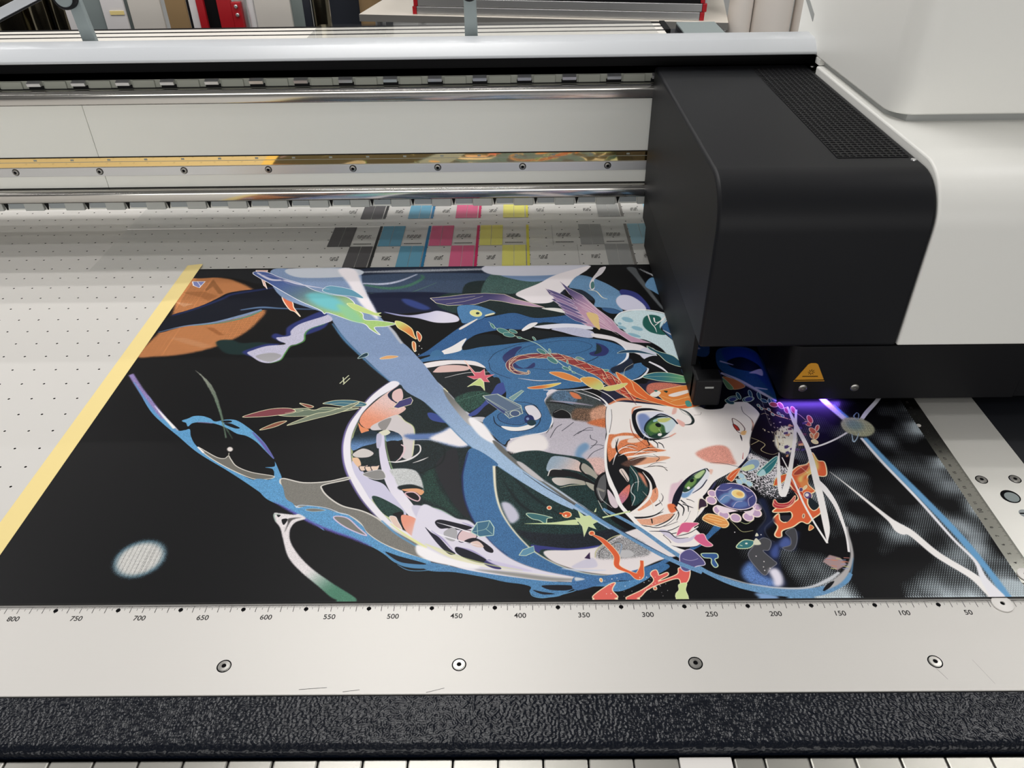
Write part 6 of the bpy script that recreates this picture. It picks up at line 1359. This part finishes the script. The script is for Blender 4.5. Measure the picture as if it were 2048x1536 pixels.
# white shell
prof = [(640, 75), (640, 250), (412, 250)] + arc(318, 198, 52, 88, 180, 12) + [(YC, 75)]
WS = B().prism(prof, LX1 + .5, 420, 'x').build('lower_shell', M['carriage'], CA, bevel=2, seg=3)
tag(WS, 'white lower shell with rounded front')
ol = arc(8, 440, 26, 180, 270, 8)
B().prism([(-12, 445), (0, 418), (420, 418), (420, 640), (-12, 640)], 250.05, 257, 'z').build('shell_gap', M['gapgrey'], CA)
US = B().prism([(-18, 745)] + arc(8, 440, 26, 180, 270, 8) + [(420, 414), (420, 745)], 257, 560, 'z', smooth=False).build('upper_shell', M['carriage'], CA, bevel=2, seg=2)
tag(US, 'tall white upper shell')
B().box(-18, 420, 641, 657, 250, 257).build('shell_bridge', M['carriage'], CA)
B().prism([(694, 300), (742, 321), (742, 313), (694, 291)], -18.6, -17.5, 'x').build('grip_recess', M['gapgrey'], US)

# ------------------------------------------------------------------ printed board
PX0, PY0 = -846.0, 15.0
img = bpy.data.images.new('printed_picture', IW, IH, alpha=False)
px = np.ones((IH, IW, 4), np.float32); px[..., :3] = np.clip(CAN.mean(2, keepdims=True) * .14 + CAN * .86, 0, 255) / 255
img.pixels.foreach_set(px.ravel()); img.update(); img.pack()
pm = mat('printed_picture', (20, 20, 20), .42, 0, .10)
tx = pm.node_tree.nodes.new('ShaderNodeTexImage'); tx.image = img; tx.extension = 'EXTEND'
uvn = pm.node_tree.nodes.new('ShaderNodeUVMap'); uvn.uv_map = 'print'
pm.node_tree.links.new(uvn.outputs['UV'], tx.inputs['Vector'])
pm.node_tree.links.new(tx.outputs['Color'], pm.node_tree.nodes['Principled BSDF'].inputs['Base Color'])
PB = thing('printed_board', PX0 + PW / 2, PY0 + PH / 2, 0, 'large black board printed with a colourful face illustration, taped to the printer table', 'printed board')
B().box(PX0 - 3, PX0 + PW, PY0 - 1.6, PY0 + PH, .2, 1.95).build('board', M['board'], PB)
pr = B().quad([(PX0, PY0 - 1.4, 2), (PX0 + PW, PY0 - 1.4, 2), (PX0 + PW, PY0 + PH, 2), (PX0, PY0 + PH, 2)]).build('print', pm, PB)
tag(pr, 'printed picture: a large face amid blue ribbons, flowers, birds and fish on black')
uv = pr.data.uv_layers.new(name='print')
for lp in pr.data.loops:
    co = pr.data.vertices[lp.vertex_index].co + pr.location + PB.location
    uv.data[lp.index].uv = ((co.x / U - PX0) / PW, (co.y / U - PY0) / PH)
tag(B().prism([(-866.5, .1), (-866.5, .35), (-848.6, 2.2), (-844.3, 2.25), (-844.3, 2.05), (-848.4, 2.0), (-849.4, .2)], 13, 603, 'y').build('masking_tape', M['tape']),
    'strip of yellow masking tape along the left edge of the printed board', 'tape')
# clear film with the ink test pattern
FM = thing('clear_film', -490, 1400, 0, 'clear plastic film with a colour test pattern lying on the table under the beam', 'plastic film')
B().quad([(-1001, 589.5, .5), (12, 589.5, .5), (12, 2200, 1.6), (-1001, 2200, 1.6)]).build('sheet', M['film'], FM)
B().prism([(-1001, .6), (-610, .6), (-610, 1.1), (-1001, 1.6)], 724, 725.6, 'y').build('crease', M['washer'], FM)
inks = [((74, 72, 74), (20, 20, 22)), ((92, 150, 176), (20, 110, 156)), ((206, 92, 130), (196, 20, 90)), ((218, 212, 110), (214, 206, 70)), (None, None), ((150, 150, 148), (120, 116, 112)), ((150, 192, 208), None), (None, None)]
for i, (ca, cb) in enumerate(inks):
    x = -679.5 + 74.7 * i
    if ca:
        ma = mat('test_ink', ca, .5, 0, .3); mb = mat('test_ink_dark', cb, .5, 0, .3) if cb else ma
        for x0, y0, y1 in ((x, 657, 726), (x + 34, 589.6, 656.5), (x + 34, 754, 823)):
            for h in (0, 17.3): B().box(x0 + h, x0 + h + 16.6, y0, y1, .6, .75).build('colour_patch', ma, FM)
        for y0, y1 in ((589.6, 726), (754, 823)): B().box(x + 69.5, x + 73.5, y0, y1, .6, .75).build('colour_bar', mb, FM)
    g = B()
    for (bx, by, n) in ((x + 40, 684, 14), (x + 12, 612, 8), (x + 12, 776, 8)):
        for k in range(n):
            for r in range(3):
                if (k * 7 + r * 5 + i) % 4: g.quad([(bx + k * 1.5, by + r * 4, .72), (bx + k * 1.5 + 1.0, by + r * 4, .72), (bx + k * 1.5 + 1.0, by + r * 4 + 2.6, .72), (bx + k * 1.5, by + r * 4 + 2.6, .72)])
    for k in range(11): g.quad([(x + 38 + k * 2.4, 664, .72), (x + 40 + k * 2.4, 664, .72), (x + 40 + k * 2.4, 666, .72), (x + 38 + k * 2.4, 666, .72)])
    for k in range(15):
        for (xx, y0) in ((x + 33.6, 656), (x + 68.4, 588)): g.quad([(xx, y0 + k * 4.6, .72), (xx + .6, y0 + k * 4.6, .72), (xx + .6, y0 + k * 4.6 + 2, .72), (xx, y0 + k * 4.6 + 2, .72)])
    tag(g.build('test_print', M['ink'], FM), kind='stuff')
# steel rule with its two washers
SR = thing('steel_rule', 13, 160, 0, 'steel rule with engraved centimetres along the right edge of the board', 'ruler')
rb = B().box(5.2, 21.4, 28, 318, .1, 1.1).build('blade', M['steel_rule'], SR)
for k in range(3, 31):
    numeral(str(k), 5.6 if k == 10 else 3.8, 11.5, 9 + 10 * k, 1.15, SR, SR.location, math.pi / 2)
g = B()
for k in range(22, 305):
    L = 4 if k % 10 == 0 else (3 if k % 5 == 0 else 1.8)
    g.quad([(21.3 - L, 9 + k - .09, 1.16), (21.3, 9 + k - .09, 1.16), (21.3, 9 + k + .09, 1.16), (21.3 - L, 9 + k + .09, 1.16)])
tag(g.build('graduations', M['ink'], SR), kind='stuff')
B().lathe([(2.2, 1.05), (2.1, 1.5), (.001, 1.6)], (7.4, 230, 0), 'z', 14).build('rivet', M['washer'], SR)
for (x, y, z, r, lab) in ((-19.8, 8.2, .1, 8.0, 'flat white washer on the ruler strip near its zero end'), (13, 36, 1.15, 6.6, 'pale washer on the near end of the steel rule')):
    w = thing('washer', x, y, z, lab, 'washer')
    B().lathe([(1.9, 0), (r, 0), (r, .9), (r - .5, 1.1), (1.9, 1.1), (1.9, 0)], (x, y, z), 'z', 28).build('ring', M['washer'], w)
    B().lathe([(1.8, .1), (.001, .15)], (x, y, z), 'z', 14).build('centre_hole', M['hole'], w)

# ------------------------------------------------------------------ workshop behind
M['white_sheet'] = mat('white_sheet', (226, 222, 222), .6); M['cream_sheet'] = mat('cream_sheet', (214, 208, 200), .6)
M['brown_board'] = mat('brown_board', (150, 122, 84), .7); M['red'] = mat('red_enamel', (176, 26, 36), .4); M['foil'] = mat('crumpled_foil', (150, 142, 120), .16, 1, .5, bump=((14, 14, 3), .8, 12, 2))
M['dark'] = mat('dark_navy', (34, 38, 48), .5); M['greygreen'] = mat('grey_green_sheet', (126, 136, 134), .55); M['paperroll'] = mat('paper_roll', (228, 220, 212), .7)
M['desk'] = mat('white_desk_top', (228, 220, 208), .5); M['desk_edge'] = mat('grey_desk_edge', (120, 118, 114), .6)
def sheet(name, x0, x1, y, h, m, lab, cat, t=12, grp='sheets standing behind the printer'):
    e = thing(name, (x0 + x1) / 2, y, FLOOR, lab, cat, grp)
    B().box(x0, x1, y, y + t, FLOOR, h).build('panel', m, e, bevel=2)
    return e
def roll(name, x0, x1, y, h, m, lab, cat, grp=None, core=True):
    e = thing(name, (x0 + x1) / 2, y, FLOOR, lab, cat, grp); r = (x1 - x0) / 2
    B().lathe([(r - 3, FLOOR), (r, FLOOR + 4), (r, h - 4), (r - 3, h), (r * .45, h), (r * .45, FLOOR)], ((x0 + x1) / 2, y + r, 0), 'z', 36).build('tube', m, e)
    B().lathe([(r * .44, h - 6), (r * .30, h - 6), (r * .30, h + 3), (r * .44, h + 3), (r * .44, h - 6)], ((x0 + x1) / 2, y + r, 0), 'z', 24).build('core', M['brown_board'], e)
    return e
g = 'foil rolls standing at the back left'
roll('foil_roll', -2260, -2075, 2520, 420, M['foil'], 'dark shiny foil roll at the far left behind the beam', 'roll', g)
roll('foil_roll', -2068, -1999, 2500, 420, M['foil'], 'thin shiny foil roll, second from the left behind the beam', 'roll', g)
roll('foil_roll', -1996, -1930, 2512, 420, M['foil'], 'thin shiny foil roll beside the narrow white strip', 'roll', g)
sheet('dark_backing', -2500, -1800, 2760, 460, M['dark'], 'dark board standing behind the foil rolls', 'board')
sheet('foam_strip', -1924, -1866, 2490, 400, M['white_sheet'], 'narrow white strip standing left of the support arm', 'sheet')
sheet('metal_sheet', -1858, -1792, 2480, 400, M['bracket'], 'grey metal strip standing right of the support arm', 'sheet')
s1 = sheet('foam_sheet', -1788, -1712, 2470, 420, M['white_sheet'], 'white foam sheet marked with a piece of yellow tape', 'sheet')
B().box(-1763, -1716, 2467.5, 2469.8, -12, 0).build('tape_mark', M['tape'], s1)
sheet('grey_sheet', -1722, -1700, 2492, 405, M['greygreen'], 'thin grey sheet between two white foam sheets', 'sheet')
sheet('foam_sheet', -1701, -1592, 2480, 410, M['cream_sheet'], 'off-white foam sheet left of the brown board', 'sheet')
sheet('brown_board', -1572, -1504, 2470, 400, M['brown_board'], 'brown hardboard sheet standing on edge', 'board')
sheet('brown_board', -1512, -1494, 2500, 420, M['dark'], 'dark edged board pressed against the brown hardboard', 'board')
sheet('foam_sheet', -1492, -1466, 2470, 410, M['white_sheet'], 'narrow white sheet left of the red clamp frame', 'sheet')
RF = thing('red_frame', -1400, 2470, FLOOR, 'red metal frame with two bolts standing among the sheets', 'frame')
B().box(-1465, -1440, 2462, 2482, FLOOR, 430).build('upright', M['red'], RF, bevel=2)
B().box(-1396, -1350, 2462, 2482, FLOOR, 430).build('upright', M['red'], RF, bevel=2)
B().box(-1350, -1318, 2462, 2482, -120, 22).build('bolt_plate', M['red'], RF, bevel=2)
B().box(-1440, -1396, 2476, 2484, FLOOR, 430).build('dark_web', M['slot'], RF)
for z in (10, -16): B().lathe([(6, 0), (6, -5), (4, -7)], (-1332, 2462, z), 'y', 14).build('bolt', M['alu'], RF)
sheet('cream_sheet', -1350, -1318, 2500, 430, M['cream_sheet'], 'cream sheet standing right behind the red frame', 'sheet')
sheet('aluminium_sheet', -1318, -1306, 2480, 430, M['alu'], 'thin aluminium sheet left of the bright white tube', 'sheet')
roll('white_tube', -1302, -1280, 2476, 460, M['white_sheet'], 'slim bright white tube standing among the sheets', 'tube')
sheet('foam_sheet', -1276, -1156, 2480, 420, M['cream_sheet'], 'wide off-white sheet right of the slim white tube', 'sheet')
sheet('grey_sheet', -1158, -1118, 2500, 415, M['greygreen'], 'grey green sheet right of the wide off-white sheet', 'sheet')
sheet('dark_sheet', -1119, -1093, 2500, 415, M['dark'], 'dark sheet left of the last foil roll', 'sheet')
roll('foil_roll', -1090, -1030, 2480, 420, M['foil'], 'shiny foil roll right of the standing sheets', 'roll')
sheet('dark_cabinet', -1420, -1100, 4150, 500, M['dark'], 'dark cabinet front behind the left end of the white desk', 'cabinet', 300)
roll('cardboard_roll', -1216, -1100, 4030, 100, M['brown_board'], 'pale brown roll end beside the white desk', 'roll')
roll('paper_roll', 462, 556, 3000, 420, M['paperroll'], 'white paper roll right beside the desk corner', 'roll', 'paper rolls right of the desk')
roll('paper_roll', 558, 712, 2960, 420, M['paperroll'], 'thick white paper roll between two others right of the desk', 'roll', 'paper rolls right of the desk')
roll('paper_roll', 720, 860, 2960, 420, M['paperroll'], 'white paper roll partly hidden behind the print carriage', 'roll', 'paper rolls right of the desk')
# desk with a stack of screen frames
ang = math.atan2(2912 - 3176, 434 + 1055)
D = thing('work_desk', -1055, 3176, FLOOR, 'white topped desk standing behind the printer', 'desk')
D.rotation_euler = (0, 0, ang)
def in_desk(o):                               # parts modelled in the desk's own axes
    o.parent = D; o.location = o.location - Vector((0, 0, FLOOR)) * U; return o
L = math.hypot(2912 - 3176, 434 + 1055)
in_desk(B().box(0, L, 0, 760, -178, -150).build('desk_top', M['desk'], None, bevel=1))
in_desk(B().box(0, L, -3, 0, -178, -151.5).build('front_edging', M['desk_edge'], None))
for x, y in ((70, 60), (L - 70, 60), (70, 700), (L - 70, 700)): in_desk(B().lathe([(24, FLOOR), (26, FLOOR + 5), (22, FLOOR + 20), (22, -178)], (x, y, 0), 'z', 20).build('leg', M['alu'], None))
for k, (dx, dz, col) in enumerate(((0, 0, 'alu'), (6, 31, 'alu'), (-3, 62, 'lampdark'), (4, 93, 'alu'), (0, 124, 'alu'))):
    pos = ('bottom', 'second from the bottom', 'dark middle', 'second from the top', 'topmost')[k]
    sf = thing('screen_frame', 0, 0, 0, '%s aluminium frame with red corners in the stack on the desk' % pos, 'frame', 'frames stacked on the desk')
    p = D.matrix_basis @ Vector((228 * U + dx * U, 20 * U, 0)); sf.location = (p.x, p.y, (-150 + dz) * U); sf.rotation_euler = (0, 0, ang)
    def fb(*a, **kw):
        nm, m = kw['n'], kw['m']; o = B().box(*a).build(nm, m, None, bevel=2); o.parent = sf; return o
    fw, fd = 1190, 640
    fb(18, fw - 18, 0, 34, 1, 30, n='bar', m=M[col]); fb(18, fw - 18, fd - 34, fd, 1, 30, n='bar', m=M[col])
    fb(0, 34, 18, fd - 18, 1, 30, n='bar', m=M[col]); fb(fw - 34, fw, 18, fd - 18, 1, 30, n='bar', m=M[col])
    for cx in (0, fw - 17):
        for cy in (-1, fd - 17): fb(cx, cx + 17, cy, cy + 18, .5, 30.5, n='corner_cap', m=M['red'])
